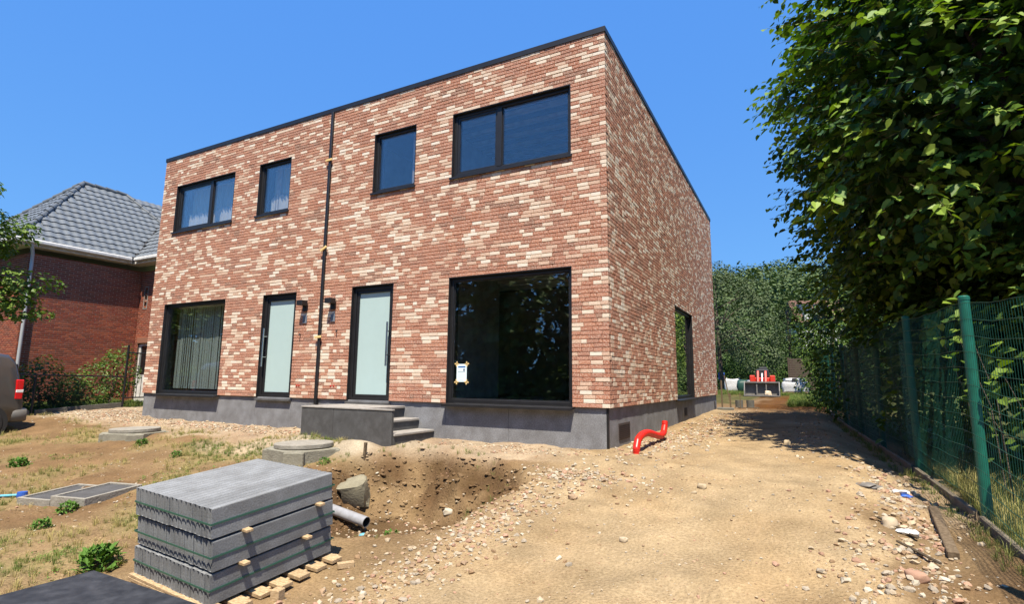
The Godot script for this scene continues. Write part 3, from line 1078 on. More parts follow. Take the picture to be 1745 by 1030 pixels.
# ---- things on the plot ------------------------------------------------------------
func kerbs() -> void:
	# pallet frame of reference: x along the stones' width, z along their length, tilted with the ground
	var bx := Vector3(-0.989, 0.038, -0.053).normalized()
	var bz := Vector3(0.054, 0.1, -0.998).normalized()
	var by := bz.cross(bx).normalized()
	if by.y < 0: by = -by
	bx = by.cross(bz).normalized()
	var T := Transform3D(Basis(bx, by, bz), Vector3(-1.10, -1.262, 5.165))
	# T: origin at the ground under the near corner, x towards the far side, z towards the house
	var sgn := 1.0 if bx.x < 0 else -1.0
	var pal := thing("pallet", "rough pale wooden pallet under the stacked grey kerb stones", "pallet", T.origin)
	pal.basis = T.basis
	for k in 3:
		var m := MB.new()
		m.cbox(Vector3(sgn * (0.0 + 0.46 * k), -0.12, -0.02), Vector3(sgn * (0.09 + 0.46 * k), 0.088, 1.08), 0.004)
		put("bearer", m.mesh(), "wood", pal)
	for k in 7:
		var m := MB.new()
		m.cbox(Vector3(sgn * (-0.10 - rng.randf() * 0.02), 0.09, -0.03 + k * 0.158), Vector3(sgn * 1.03, 0.118, 0.07 + k * 0.158), 0.003, Color(1, 1, 1) * rng.randf_range(0.85, 1.1))
		put("deck_board", m.mesh(), "wood", pal)
	var lead := MB.new()
	lead.cbox(Vector3(sgn * -0.05, 0.119, -0.028), Vector3(sgn * 1.02, 0.141, 0.06), 0.003)
	put("deck_board", lead.mesh(), "wood", pal)
	# one kerb stone: grooved ends, rounded upper edges
	var shapes := []
	for q in 4:
		var m := MB.new()
		kerb_shape(m, Color(1, 1, 1) * (0.84 + 0.09 * q))
		shapes.append(m.mesh())
	var names := ["lowest", "middle", "topmost"]
	var y := 0.142
	for layer in 3:
		var where := T * Vector3(sgn * (0.012 if layer == 0 else 0.0), y, 0.0)
		var b := thing("kerb_bundle", "strapped row of grey concrete kerb stones, %s layer on the pallet" % names[layer], "kerb stones", where, 0.0, "layers of kerb stones on the pallet")
		b.basis = T.basis
		for k in 17:
			var o := put("kerb_stone", shapes[rng.randi() % 4], "kerb", b, Vector3(sgn * (0.029 + k * 0.0582), 0, rng.randf_range(-0.004, 0.004)))
			if layer == 1: o.position.z += 0.012
		var st := MB.new()
		var e := 0.0025
		var x0 := -0.001
		var x1 := 17 * 0.0582 + 0.002
		var ys := 0.09
		var z1 := 1.0
		for s in [[-0.006, z1 + 0.006]]:
			st.box(Vector3(sgn * (x0 - e), ys, s[0]), Vector3(sgn * x0, ys + 0.013, s[1]))
			st.box(Vector3(sgn * x1, ys, s[0]), Vector3(sgn * (x1 + e), ys + 0.013, s[1]))
			st.box(Vector3(sgn * (x0 - e), ys, s[0] - e + (0.0 if layer != 1 else 0.0)), Vector3(sgn * (x1 + e), ys + 0.013, s[0]))
			st.box(Vector3(sgn * (x0 - e), ys, s[1] + 0.018), Vector3(sgn * (x1 + e), ys + 0.013, s[1] + 0.018 + e))
		put("strap", st.mesh(), "strap", b)
		if layer < 2:
			for z in [[0.22, 0.74], [0.24, 0.86]][layer]:
				var at := T * Vector3(sgn * 0.5, y + 0.2, z)
				var w := MB.new()
				w.cbox(Vector3(-0.555, 0.0, -0.025), Vector3(0.505, 0.018, 0.025), 0.002)
				var sp := single("wooden_spacer", w.mesh(), "wood", "thin wooden batten above the %s layer of kerb stones, %s the street" % [names[layer], "nearer" if z < 0.5 else "farther from"], "batten", at, "battens between kerb layers")
				sp.basis = Basis(T.basis.x * -sgn, T.basis.y, T.basis.z * -sgn)
				sp.basis = T.basis if sgn > 0 else Basis(-T.basis.x, T.basis.y, -T.basis.z)
		y += 0.218


func kerb_shape(mb: MB, col: Color) -> void:
	# plan with a groove at both ends, lofted over three heights
	var hw := 0.0275
	var plan := [Vector2(-hw, 0), Vector2(-0.012, 0), Vector2(-0.007, 0.009), Vector2(0.007, 0.009), Vector2(0.012, 0), Vector2(hw, 0), Vector2(hw, 1.0), Vector2(0.012, 1.0), Vector2(0.007, 1.009), Vector2(-0.007, 1.009), Vector2(-0.012, 1.0), Vector2(-hw, 1.0)]
	var rows := [[0.0, 1.0], [0.192, 1.0], [0.1975, 0.93], [0.199, 0.82]]
	for r in rows.size() - 1:
		for k in plan.size():
			var p: Vector2 = plan[k]
			var q: Vector2 = plan[(k + 1) % plan.size()]
			mb.out_quad(Vector3(p.x * rows[r][1], rows[r][0], p.y), Vector3(q.x * rows[r][1], rows[r][0], q.y), Vector3(q.x * rows[r + 1][1], rows[r + 1][0], q.y), Vector3(p.x * rows[r + 1][1], rows[r + 1][0], p.y), Vector3(0, 0.1, clampf((p.y + q.y) / 2.0, 0.02, 0.98)), col)
	var s: float = rows[3][1]
	mb.quad(Vector3(-hw * s, 0.199, 1), Vector3(hw * s, 0.199, 1), Vector3(hw * s, 0.199, 0), Vector3(-hw * s, 0.199, 0), col)
	mb.quad(Vector3(-hw, 0, 0), Vector3(hw, 0, 0), Vector3(hw, 0, 1), Vector3(-hw, 0, 1), col)


func boards() -> void:
	# low stack of dark sheets in the corner
	var x0 := -1.80
	var z0 := 5.55
	var g := gy(-1.2, 6.0)
	var b := thing("board_stack", "low stack of black sheets with scuffed top in front of the kerb stones", "boards", Vector3(-1.2, g, 6.0))
	var o := -b.position
	for k in 3:
		var m := MB.new()
		m.cbox(o + Vector3(x0 + 0.04 + k * 0.52, g - 0.08, z0 + 0.02), o + Vector3(x0 + 0.13 + k * 0.52, g + 0.14, z0 + 0.98), 0.004)
		put("bearer", m.mesh(), "wood", b)
	var y := g + 0.142
	var k := 0
	while y < -0.91:
		var m := MB.new()
		var d := 0.0 if k > 4 else rng.randf_range(-0.008, 0.008)
		m.cbox(o + Vector3(x0 + d, y, z0 + d), o + Vector3(x0 + 1.24 + d, minf(y + 0.032, -0.9), z0 + 1.0 + d), 0.003)
		put("sheet", m.mesh(), "dark_board", b)
		y += 0.034
		k += 1


func concrete_bits() -> void:
	for a in [[-8.85, 1.62, "round concrete manhole cover on a square collar near the grey van", 0.3], [-4.12, 1.78, "round concrete manhole cover on a square collar beside the hole", -0.2]]:
		var g := gy(a[0], a[1])
		var t := thing("manhole", a[2], "manhole", Vector3(a[0], g, a[1]), a[3], "concrete manholes before the house")
		var top := (-0.585 if a[0] < -6.0 else -0.555) - g
		var m := MB.new()
		# octagonal-ish collar of blocks
		for q in 4:
			var bs := Basis(Vector3.UP, q * PI / 2)
			m.chamfer(Transform3D(bs, bs * Vector3(0, (top - 0.07) / 2.0 - 0.06, 0.36)), Vector3(0.62, top - 0.07 + 0.12, 0.16), 0.012, Color(0.92, 0.93, 0.86))
			m.chamfer(Transform3D(bs * Basis(Vector3.UP, PI / 4), bs * Vector3(0.33, (top - 0.085) / 2.0 - 0.06, 0.33)), Vector3(0.28, top - 0.085 + 0.12, 0.16), 0.012, Color(0.84, 0.85, 0.78))
		put("collar", m.mesh(), "concrete", t)
		m = MB.new()
		m.lathe(Vector3.ZERO, [Vector2(0.0, top - 0.069), Vector2(0.40, top - 0.069), Vector2(0.415, top - 0.06), Vector2(0.415, top - 0.012), Vector2(0.405, top), Vector2(0.0, top)], 36, Color(1.15, 1.12, 1.08))
		m.smooth(0, 0.85)
		var lid := put("lid", m.mesh(), "concrete", t)
		lid.rotation.z = 0.02
	# shallow concrete frame with two dark covers
	var c := Vector3(-5.42, 0, 3.98)
	c.y = gy(c.x, c.z)
	var f := thing("drain_cover", "flat concrete drain frame with two dark covers lying in the soil", "drain cover", c, 0.22)
	f.rotation.x = 0.05
	for k in 2:
		var x := -0.26 + k * 0.53
		var up := 0.05 * k
		var m := MB.new()
		m.cbox(Vector3(x - 0.28, -0.1, -0.36), Vector3(x + 0.24, 0.045 + up, -0.325), 0.004)
		m.cbox(Vector3(x - 0.28, -0.1, 0.325), Vector3(x + 0.24, 0.045 + up, 0.36), 0.004)
		m.cbox(Vector3(x - 0.28, -0.1, -0.324), Vector3(x - 0.245, 0.045 + up, 0.324), 0.004)
		m.cbox(Vector3(x + 0.205, -0.1, -0.324), Vector3(x + 0.24, 0.045 + up, 0.324), 0.004)
		put("rim", m.mesh(), "concrete", f)
		m = MB.new()
		m.box(Vector3(x - 0.244, -0.1, -0.324), Vector3(x + 0.204, 0.028 + up, 0.324))
		put("cover", m.mesh(), "slate", f)
	# broken lump of concrete in the side of the hole
	var p := Vector3(-2.84, 0, 2.04)
	p.y = gy(p.x, p.z)
	var m2 := MB.new()
	m2.lump(Vector3.ZERO, Vector3(0.19, 0.17, 0.16), 0.42, 0.55, 4, Color(0.85, 0.82, 0.66), 10, 7)
	single("concrete_lump", m2.mesh(), "concrete", "broken grey lump of concrete in the side of the hole", "concrete lump", p + Vector3(0, 0.06, 0)).rotation = Vector3(0.3, 0.5, 0.2)
	# grey drain pipe at the bottom of the hole
	var a0 := Vector3(-2.71, -1.25, 2.44)
	var a1 := Vector3(-2.24, -1.31, 2.46)
	var d := (a1 - a0).normalized()
	var pm := MB.new()
	pm.tube([a0 - d * 0.15, a1], [0.063, 0.063], 20, Color.WHITE, false)
	var pin := MB.new()
	pin.tube([a1 - d * 0.4, a1], [0.057, 0.057], 20, Color.WHITE, false)
	for k in pin.n.size(): pin.n[k] = -pin.n[k]
	for k in range(0, pin.i.size(), 3):
		var sw := pin.i[k + 1]; pin.i[k + 1] = pin.i[k + 2]; pin.i[k + 2] = sw
	var pp := thing("drain_pipe", "grey plastic drain pipe end sticking out into the hole", "pipe")
	put("tube", pm.mesh(), "grey_plastic", pp)
	put("bore", pin.mesh(), "tyre", pp)
	var rim := MB.new()
	for s in 20:
		var e0 := ringpt(a1, d, TAU * s / 20)
		var e1 := ringpt(a1, d, TAU * (s + 1) / 20)
		rim.quad(a1 + e0 * 0.057, a1 + e0 * 0.063, a1 + e1 * 0.063, a1 + e1 * 0.057)
	put("rim", rim.mesh(), "grey_plastic", pp)
	# litter by the pipe
	var li := MB.new()
	li.lump(Vector3.ZERO, Vector3(0.045, 0.03, 0.035), 0.8, 0.4, 9)
	single("plastic_cup", li.mesh(), "cyan_plastic", "crumpled light blue plastic scrap below the drain pipe", "litter", Vector3(-2.12, gy(-2.12, 2.64) + 0.03, 2.64))
	# red corrugated conduit by the side wall
	var pts := [Vector3(0.40, -0.75, 0.12), Vector3(0.40, -0.52, 0.13), Vector3(0.40, -0.42, 0.05), Vector3(0.40, -0.365, -0.18), Vector3(0.40, -0.36, -0.5), Vector3(0.40, -0.40, -0.8), Vector3(0.40, -0.45, -1.12), Vector3(0.40, -0.47, -1.4), Vector3(0.40, -0.44, -1.56), Vector3(0.40, -0.33, -1.66), Vector3(0.40, -0.26, -1.68)]
	var cv := Curve3D.new()
	for k in pts.size():
		var tan_: Vector3 = (pts[mini(k + 1, pts.size() - 1)] - pts[maxi(k - 1, 0)]) / 6.0
		cv.add_point(pts[k], -tan_, tan_)
	var path := []
	var rad := []
	var l := cv.get_baked_length()
	var nn := int(l / 0.007)
	for k in nn + 1:
		path.append(cv.sample_baked(l * k / nn))
		rad.append(0.052 if k % 4 < 2 else 0.046)
	var rc := MB.new()
	rc.tube(path, rad, 12)
	single("red_conduit", rc.mesh(), "red_plastic", "bright red corrugated conduit looping out of the ground by the side wall", "conduit")
	# stake at the edge of the hole
	var sp := Vector3(-3.12, 0, 1.58)
	sp.y = gy(sp.x, sp.z)
	var sm := MB.new()
	sm.boxt(Transform3D(Basis(Vector3(0, 0, 1), -0.05), Vector3(0, 0.06, 0)), Vector3(0.035, 0.32, 0.035))
	single("stake", sm.mesh(), "old_wood", "short brown wooden stake at the back edge of the hole", "stake", sp)
	# stray wood chip beside the pallet
	var wp := Vector3(-0.82, 0, 4.25)
	wp.y = gy(wp.x, wp.z)
	sm = MB.new()
	sm.chamfer(Transform3D(Basis(Vector3.UP, 0.9), Vector3(0, 0.02, 0)), Vector3(0.13, 0.045, 0.05), 0.004)
	single("wood_offcut", sm.mesh(), "wood", "small pale wooden offcut on the soil between pallet and hole", "wood offcut", wp)
	wp = Vector3(-0.86, 0, 4.85)
	wp.y = gy(wp.x, wp.z)
	sm = MB.new()
	sm.chamfer(Transform3D(Basis(Vector3.UP, 0.2), Vector3(0, 0.03, 0)), Vector3(0.07, 0.08, 0.07), 0.004)
	single("wood_offcut", sm.mesh(), "wood", "square pale wooden block on the soil beside the pallet boards", "wood offcut", wp)
	# water pipes with a blue cap by the left edge
	for q in [[Vector3(-7.2, 0, 4.9), Vector3(-6.15, 0, 4.3), "cyan_plastic", "thin pale blue pipe lying in the soil with a blue cap"], [Vector3(-6.9, 0, 5.2), Vector3(-6.0, 0, 4.72), "cyan_plastic", "thin pale blue pipe lying flat, nearer the black sheets"]]:
		var pa: Vector3 = q[0]
		var pb: Vector3 = q[1]
		pa.y = gy(pa.x, pa.z) + 0.01
		pb.y = gy(pb.x, pb.z) + 0.03
		var w := thing("water_pipe", q[3], "pipe", pb, 0.0, "water pipes in the soil")
		var tm := MB.new()
		tm.tube([pa - pb, Vector3.ZERO], [0.016, 0.016], 8)
		put("tube", tm.mesh(), q[2], w)
		if q[3].ends_with("cap"):
			tm = MB.new()
			tm.lathe(Vector3(0.02, -0.06, 0), [Vector2(0.0, 0), Vector2(0.05, 0.0), Vector2(0.055, 0.06), Vector2(0.05, 0.1), Vector2(0.0, 0.1)], 14)
			put("cap", tm.mesh(), "blue_plastic", w)


func ringpt(_o: Vector3, d: Vector3, a: float) -> Vector3:
	var s := d.cross(Vector3.UP).normalized()
	return s * cos(a) + s.cross(d).normalized() * sin(a)


func rock_mesh(seed_: int) -> ArrayMesh:
	var r := RandomNumberGenerator.new()
	r.seed = seed_
	var mb := MB.new()
	var t := (1.0 + sqrt(5.0)) / 2.0
	var p := []
	for q in [[-1, t, 0], [1, t, 0], [-1, -t, 0], [1, -t, 0], [0, -1, t], [0, 1, t], [0, -1, -t], [0, 1, -t], [t, 0, -1], [t, 0, 1], [-t, 0, -1], [-t, 0, 1]]:
		p.append(Vector3(q[0], q[1] * 0.7, q[2]).normalized() * r.randf_range(0.55, 1.1) * Vector3(1, 0.75, 0.85))
	for f in [[0, 11, 5], [0, 5, 1], [0, 1, 7], [0, 7, 10], [0, 10, 11], [1, 5, 9], [5, 11, 4], [11, 10, 2], [10, 7, 6], [7, 1, 8], [3, 9, 4], [3, 4, 2], [3, 2, 6], [3, 6, 8], [3, 8, 9], [4, 9, 5], [2, 4, 11], [6, 2, 10], [8, 6, 7], [9, 8, 1]]:
		mb.out_tri(p[f[0]], p[f[1]], p[f[2]], Vector3.ZERO, Color.WHITE)
	return mb.mesh()


func rubble() -> void:
	var r := RandomNumberGenerator.new()
	r.seed = 77
	var rocks := [rock_mesh(1), rock_mesh(2), rock_mesh(3), rock_mesh(4)]
	var ts := [[], [], [], []]
	var cs := [[], [], [], []]
	var tints := [Color(0.50, 0.40, 0.27), Color(0.54, 0.44, 0.31), Color(0.44, 0.31, 0.20), Color(0.47, 0.29, 0.20), Color(0.42, 0.36, 0.28), Color(0.60, 0.53, 0.41), Color(0.36, 0.24, 0.14)]
	# [x, z, spread along, spread across, turn, count, smallest, largest]
	var fields := [[-0.25, 3.3, 1.9, 0.42, 1.45, 1500, 0.008, 0.036], [0.1, 1.55, 0.55, 0.3, 0.0, 320, 0.01, 0.04], [0.75, -4.5, 5.5, 0.45, 1.57, 1500, 0.01, 0.04], [0.35, -1.2, 1.4, 0.35, 1.57, 500, 0.01, 0.04],
		[3.2, 1.0, 1.9, 0.33, 1.57, 700, 0.01, 0.045], [3.0, 3.2, 1.5, 0.5, 1.57, 800, 0.008, 0.04], [-12.2, 0.2, 1.7, 0.9, 0.0, 1300, 0.012, 0.04], [-9.5, 0.45, 2.2, 0.35, 0.0, 900, 0.012, 0.04], [-7.0, 0.55, 1.6, 0.4, 0.0, 700, 0.01, 0.04],
		[-1.5, 0.45, 1.6, 0.3, 0.0, 420, 0.008, 0.03], [1.6, 2.5, 1.3, 2.6, 0.0, 700, 0.004, 0.018], [1.2, 4.8, 1.6, 1.2, 0.0, 700, 0.004, 0.016], [-5.5, 3.5, 3.5, 2.0, 0.0, 900, 0.005, 0.022], [-2.0, 2.3, 1.1, 0.9, 0.0, 500, 0.006, 0.03], [0.5, 1.8, 0.7, 0.5, 0.0, 160, 0.006, 0.03], [2.6, -3.5, 0.5, 4.0, 0.0, 500, 0.008, 0.03]]
	for f in fields:
		for k in f[5]:
			var a := r.randfn(0, 0.55) * float(f[2])
			var b := r.randfn(0, 0.55) * float(f[3])
			var x: float = f[0] + a * cos(f[4]) - b * sin(f[4])
			var z: float = f[1] - a * sin(f[4]) - b * cos(f[4])
			if (z < -0.02 and x < -0.02 and x > -11.8) or x > 3.62 or x < -14.1: continue
			if x > -2.3 and x < -0.95 and z > 3.95 and z < 5.35: continue
			if x > -1.85 and x < -0.5 and z > 5.4 and z < 6.6: continue
			if x > -5.1 and x < -3.0 and z < 1.1 and z > -0.1: continue
			if Vector2(x + 4.12, z - 1.78).length() < 0.5 or Vector2(x + 8.85, z - 1.62).length() < 0.5: continue
			var s := lerpf(f[6], f[7], pow(r.randf(), 2.6))
			var q := r.randi() % 4
			ts[q].append(Transform3D(Basis.from_euler(Vector3(r.randf_range(-0.4, 0.4), r.randf() * TAU, r.randf_range(-0.4, 0.4))).scaled(Vector3.ONE * s), Vector3(x, gy(x, z) + s * 0.2, z)))
			cs[q].append(tints[r.randi() % tints.size()] * r.randf_range(0.8, 1.1))
	for q in 4:
		var o := many("rubble", rocks[q], "stone", ts[q], cs[q], self)
		tag(o, ["pale stone rubble strewn over the drive and plot", "brick and stone rubble strewn over the drive and plot", "small angular rubble strewn over the drive and plot", "mixed rubble and gravel strewn over the drive and plot"][q], "rubble")
	# clods of earth in and round the hole, and on the bare plot
	var lumps := []
	var lc := []
	for k in 5200:
		var x := r.randf_range(-3.7, -0.3)
		var z := r.randf_range(1.0, 4.0)
		var big := 0.05
		if k % 3 == 0:
			x = r.randf_range(-9.0, -2.4)
			z = r.randf_range(1.9, 6.5)
			big = 0.022
		var p := pit(x, z)
		if k % 3 != 0 and (p < 0.01 or p > 0.97): continue
		if x > -2.3 and x < -0.95 and z > 3.95 and z < 5.35: continue
		var s := lerpf(0.008, big, pow(r.randf(), 3.0))
		lumps.append(Transform3D(Basis.from_euler(Vector3(r.randf_range(-0.6, 0.6), r.randf() * TAU, r.randf_range(-0.6, 0.6))).scaled(Vector3(1.2, 0.9, 1.0) * s), Vector3(x, gy(x, z) + s * 0.1, z)))
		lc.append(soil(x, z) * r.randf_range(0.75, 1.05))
	tag(many("earth_clods", rocks[2], "stone", lumps, lc, self), "brown clods of earth in the sides of the hole", "earth")
	# bigger stones that can be told apart
	var spots := [[1.46, 1.55, 0.045, "on the drive past the rubble patch"], [3.02, 1.95, 0.07, "on the drive edge near the fence post"], [0.28, 2.2, 0.05, "on the drive beside the hole's rim"], [-0.42, 2.1, 0.06, "on the rim of the hole by the drive"], [-2.0, 3.35, 0.07, "at the bottom of the hole"], [-1.55, 1.75, 0.06, "in the back slope of the hole"], [2.2, -1.9, 0.06, "on the drive by the tree's shadow"], [1.05, 3.0, 0.035, "alone in the middle of the drive"], [-4.6, 2.6, 0.055, "on bare soil behind the kerb stones"], [3.05, 2.9, 0.06, "in the rubble along the drive's edge, closest to the camera"]]
	for k in spots.size():
		var s: Array = spots[k]
		var m := MB.new()
		m.lump(Vector3.ZERO, Vector3(1.1, 0.7, 0.85) * float(s[2]), 0.7, 0.5, 30 + k, tints[k % 6], 10, 6)
		single("stone", m.mesh(), "stone", "loose pale stone %s" % s[3], "stone", Vector3(s[0], gy(s[0], s[1]) + s[2] * 0.3, s[1]), "loose stones on the plot").rotation.y = k * 1.3


# ---- plants ------------------------------------------------------------------------
func tuft_mesh(blades: int, h: float, spread: float, w: float, seed_: int) -> ArrayMesh:
	var r := RandomNumberGenerator.new()
	r.seed = seed_
	var mb := MB.new()
	for k in blades:
		var a := r.randf() * TAU
		var d := Vector3(cos(a), 0, sin(a))
		var o := d * r.randf() * spread * 0.5
		var t := d * r.randf_range(0.2, 1.0) * spread
		var hh := h * r.randf_range(0.5, 1.0)
		var s := Vector3(-sin(a), 0, cos(a)) * w
		var mid := o + t * 0.35 + Vector3(0, hh * 0.7, 0)
		var tip := o + t + Vector3(0, hh, 0)
		mb.quad(o - s, o + s, mid + s * 0.7, mid - s * 0.7)
		mb.tri(mid - s * 0.7, mid + s * 0.7, tip)
	return mb.mesh()


func weed_mesh(leaves: int, size: float, seed_: int, col: Color) -> ArrayMesh:
	var r := RandomNumberGenerator.new()
	r.seed = seed_
	var mb := MB.new()
	for k in leaves:
		var a := r.randf() * TAU
		var lift := r.randf_range(0.15, 1.2)
		var y := Vector3(cos(a) * cos(lift), sin(lift), sin(a) * cos(lift))
		var x := y.cross(Vector3.UP).normalized()
		var l := size * r.randf_range(0.14, 0.32)
		var b := r.randf() * TAU
		var h := r.randf()
		var o := Vector3(cos(b), 0, sin(b)) * size * sqrt(r.randf()) * 0.75 * (1.0 - 0.5 * h) + Vector3(0, size * h * 0.6, 0)
		mb.leaf(Transform3D(Basis(x * l * 0.75, y * l, x.cross(y) * l), o), 1, col * r.randf_range(0.75, 1.25))
	return mb.mesh()


func grasses() -> void:
	var r := RandomNumberGenerator.new()
	r.seed = 9
	var tufts := [tuft_mesh(14, 0.10, 0.07, 0.0022, 1), tuft_mesh(18, 0.16, 0.11, 0.0026, 2), tuft_mesh(22, 0.34, 0.2, 0.003, 3)]
	var ts := [[], [], []]
	var cs := [[], [], []]
	var add := func(k: int, x: float, z: float, s: float, dry: float) -> void:
		ts[k].append(Transform3D(Basis(Vector3.UP, r.randf() * TAU).scaled(Vector3(s, s * r.randf_range(0.7, 1.2), s)), Vector3(x, gy(x, z) - 0.005, z)))
		cs[k].append(Color(0.085, 0.155, 0.026).lerp(Color(0.42, 0.34, 0.14), clampf(dry + r.randf_range(-0.25, 0.25), 0, 1)) * r.randf_range(0.8, 1.2))
	# weeds and dry grass on the plot
	for k in 16000:
		var x := r.randf_range(-14.0, -2.6)
		var z := r.randf_range(1.0, 7.5)
		if x > -3.7 and z < 4.0: continue
		var d := patches.get_noise_2d(x * 70.0 + 300.0, z * 70.0) + 0.6 * patches.get_noise_2d(x * 22.0, z * 22.0)
		if d < r.randf_range(-0.15, 0.42): continue
		add.call(0 if r.randf() < 0.8 else 1, x, z, r.randf_range(0.4, 0.8), 0.85 - sstep(0.15, 0.55, d) * 0.65)
	# edge of the hole
	for k in 130:
		var a := r.randf() * TAU
		add.call(0, -2.1 + cos(a) * 1.6 * r.randf_range(0.85, 1.05), 2.5 + sin(a) * 1.5 * r.randf_range(0.85, 1.05), r.randf_range(0.4, 1.0), 0.35)
	# lawn past the fence, taller by the boundary
	for k in 9000:
		var x := 3.86 + pow(r.randf(), 1.7) * 3.0
		var z := r.randf_range(-3.0, 6.0)
		var tall := x < 4.5 and r.randf() < 0.2
		add.call(2 if tall else 1, x, z, r.randf_range(0.5, 0.8) if tall else r.randf_range(0.35, 0.75), 0.62 if tall else 0.3)
	# foot of the fence
	for k in 500:
		var z := r.randf_range(-9.0, 4.6)
		add.call(0 if r.randf() < 0.8 else 1, fence_x(z) - r.randf_range(-0.02, 0.28), z, r.randf_range(0.5, 0.9), 0.35)
	# green at the back
	for k in 5000:
		var x := r.randf_range(2.0, 3.4) if k % 2 == 0 else r.randf_range(-2.5, 4.0)
		var z := r.randf_range(-26.0, -15.0) if k % 2 == 0 else r.randf_range(-38.0, -29.0)
		add.call(1, x, z, r.randf_range(0.9, 1.6), 0.15)
	# the neighbour's strip of lawn
	for k in 1500:
		add.call(1, r.randf_range(-17.8, -14.45), r.randf_range(-2.5, 2.5), r.randf_range(0.6, 1.2), 0.1)
	var names := ["short tufts of dry and green grass on the bare plot", "clumps of green grass on lawns and fence foot", "long dry grass along the boundary fence"]
	for k in 3:
		tag(many("grass", tufts[k], "grass", ts[k], cs[k], self), names[k], "grass")
	# low broad-leaved weeds
	var wts := []
	var wcs := []
	for k in 5000:
		var x := r.randf_range(-13.0, -2.6)
		var z := r.randf_range(1.5, 7.2)
		if x > -3.7 and z < 4.0: continue
		var d := patches.get_noise_2d(x * 38.0 - 700.0, z * 60.0)
		if d < r.randf_range(0.12, 0.6): continue
		var s := r.randf_range(0.35, 1.0)
		wts.append(Transform3D(Basis(Vector3.UP, r.randf() * TAU).scaled(Vector3(s, s * 0.7, s)), Vector3(x, gy(x, z) - 0.004, z)))
		wcs.append(Color(0.9, 1.0, 0.8) * r.randf_range(0.7, 1.3))
	tag(many("weeds", weed_mesh(22, 0.085, 3, Color(0.11, 0.18, 0.04)), "grass", wts, wcs, self), "low green weeds scattered in patches over the plot", "weeds")
	# broad-leaved weeds that stand out
	var spots := [[-2.75, 5.05, 0.26, "beside the near end of the pallet"], [-4.9, 4.35, 0.17, "against the concrete drain frame"], [-4.5, 4.75, 0.15, "in front of the drain frame"], [-3.6, 4.1, 0.13, "behind the kerb stones on bare soil"], [-4.45, 3.1, 0.15, "on the soil past the drain frame"], [-8.4, 3.5, 0.22, "at the edge of the plot by the grey van"], [-3.5, 1.95, 0.13, "next to the manhole by the hole"], [-1.15, 1.85, 0.13, "growing in the slope of the hole"], [-1.0, 3.5, 0.13, "on the near rim of the hole"], [-7.7, 2.1, 0.16, "near the far manhole cover"], [-6.2, 2.4, 0.15, "midway between the two manhole covers"], [-2.3, 3.5, 0.1, "on the floor of the hole"], [-3.3, 5.6, 0.12, "by the black sheets"]]
	for k in spots.size():
		var s: Array = spots[k]
		var w := thing("weed_plant", "leafy green weed " + s[3], "weed", Vector3(s[0], gy(s[0], s[1]) - 0.01, s[1]), k * 1.1, "weeds on the plot")
		put("leaves", weed_mesh(int(170 * s[2] / 0.13), s[2], 40 + k, Color(0.085, 0.175, 0.03)), "grass", w)
		var st := MB.new()
		st.tube([Vector3(0, -0.02, 0), Vector3(0.01, s[2] * 0.6, 0.01)], [0.004, 0.002], 5)
		put("stem", st.mesh(), "bark", w)


func inside(p: Vector3, lobes: Array, skip := -1, f := 1.0) -> bool:
	for k in lobes.size():
		if k == skip: continue
		var q: Vector3 = (p - lobes[k][0]) / lobes[k][1]
		if q.length() < f: return true
	return false


# loose faces spread through the outer part of ellipsoid lobes: a crown seen from afar
func cloud(mb: MB, lobes: Array, count: int, size: float, a: Color, b: Color, seed_: int, shell := 0.62, rag := 0.32) -> void:
	var r := RandomNumberGenerator.new()
	r.seed = seed_
	var no := FastNoiseLite.new()
	no.seed = seed_
	no.frequency = 0.9 / maxf(size * 6.0, 0.2)
	var total := 0.0
	for l in lobes: total += l[1].x * l[1].y
	for k in lobes.size():
		var l: Array = lobes[k]
		var n := int(count * l[1].x * l[1].y / total)
		for q in n:
			var d := Vector3(r.randfn(), r.randfn(), r.randfn()).normalized()
			var p: Vector3 = l[0] + d * l[1] * (lerpf(shell, 1.0, sqrt(r.randf())))
			var w := no.get_noise_3dv(p)
			p += d * l[1] * rag * w
			if inside(p, lobes, k, 0.72): continue
			if w < -0.13 and r.randf() < 0.82: continue
			var up := (Vector3.UP * 0.8 + d * 0.7 + Vector3(r.randfn(), r.randfn(), r.randfn()) * 0.45).normalized()
			var along := (d + Vector3(r.randfn(), r.randfn() - 0.5, r.randfn()) * 0.8).normalized()
			var x := along.cross(up).normalized()
			var y := up.cross(x).normalized()
			var s := size * r.randf_range(0.55, 1.3)
			mb.leaf(Transform3D(Basis(x * s, y * s, up * s), p), 1, a.lerp(b, clampf(0.42 + w * 1.1 + r.randf_range(-0.45, 0.45), 0, 1)))


func limbs(mb: MB, foot: Vector3, top: Vector3, r0: float, lobes: Array, seed_: int) -> void:
	var r := RandomNumberGenerator.new()
	r.seed = seed_
	var bend := Vector3(r.randf_range(-0.15, 0.15), 0, r.randf_range(-0.15, 0.15))
	var mid := foot.lerp(top, 0.5) + bend
	mb.tube([foot + Vector3(0, -0.2, 0), foot.lerp(mid, 0.15), foot.lerp(mid, 0.6), mid, mid.lerp(top, 0.5), top], [r0 * 1.35, r0, r0 * 0.85, r0 * 0.7, r0 * 0.45, r0 * 0.15], 9)
	for l in lobes:
		for k in 3:
			var s: Vector3 = foot.lerp(top, r.randf_range(0.3, 0.75))
			var e: Vector3 = l[0] + Vector3(r.randfn(), r.randfn() * 0.6, r.randfn()) * l[1] * 0.42
			var m := s.lerp(e, 0.5) + Vector3(0, 0.12 * s.distance_to(e), 0)
			mb.tube([s, m, e], [r0 * 0.36, r0 * 0.2, r0 * 0.06], 6)


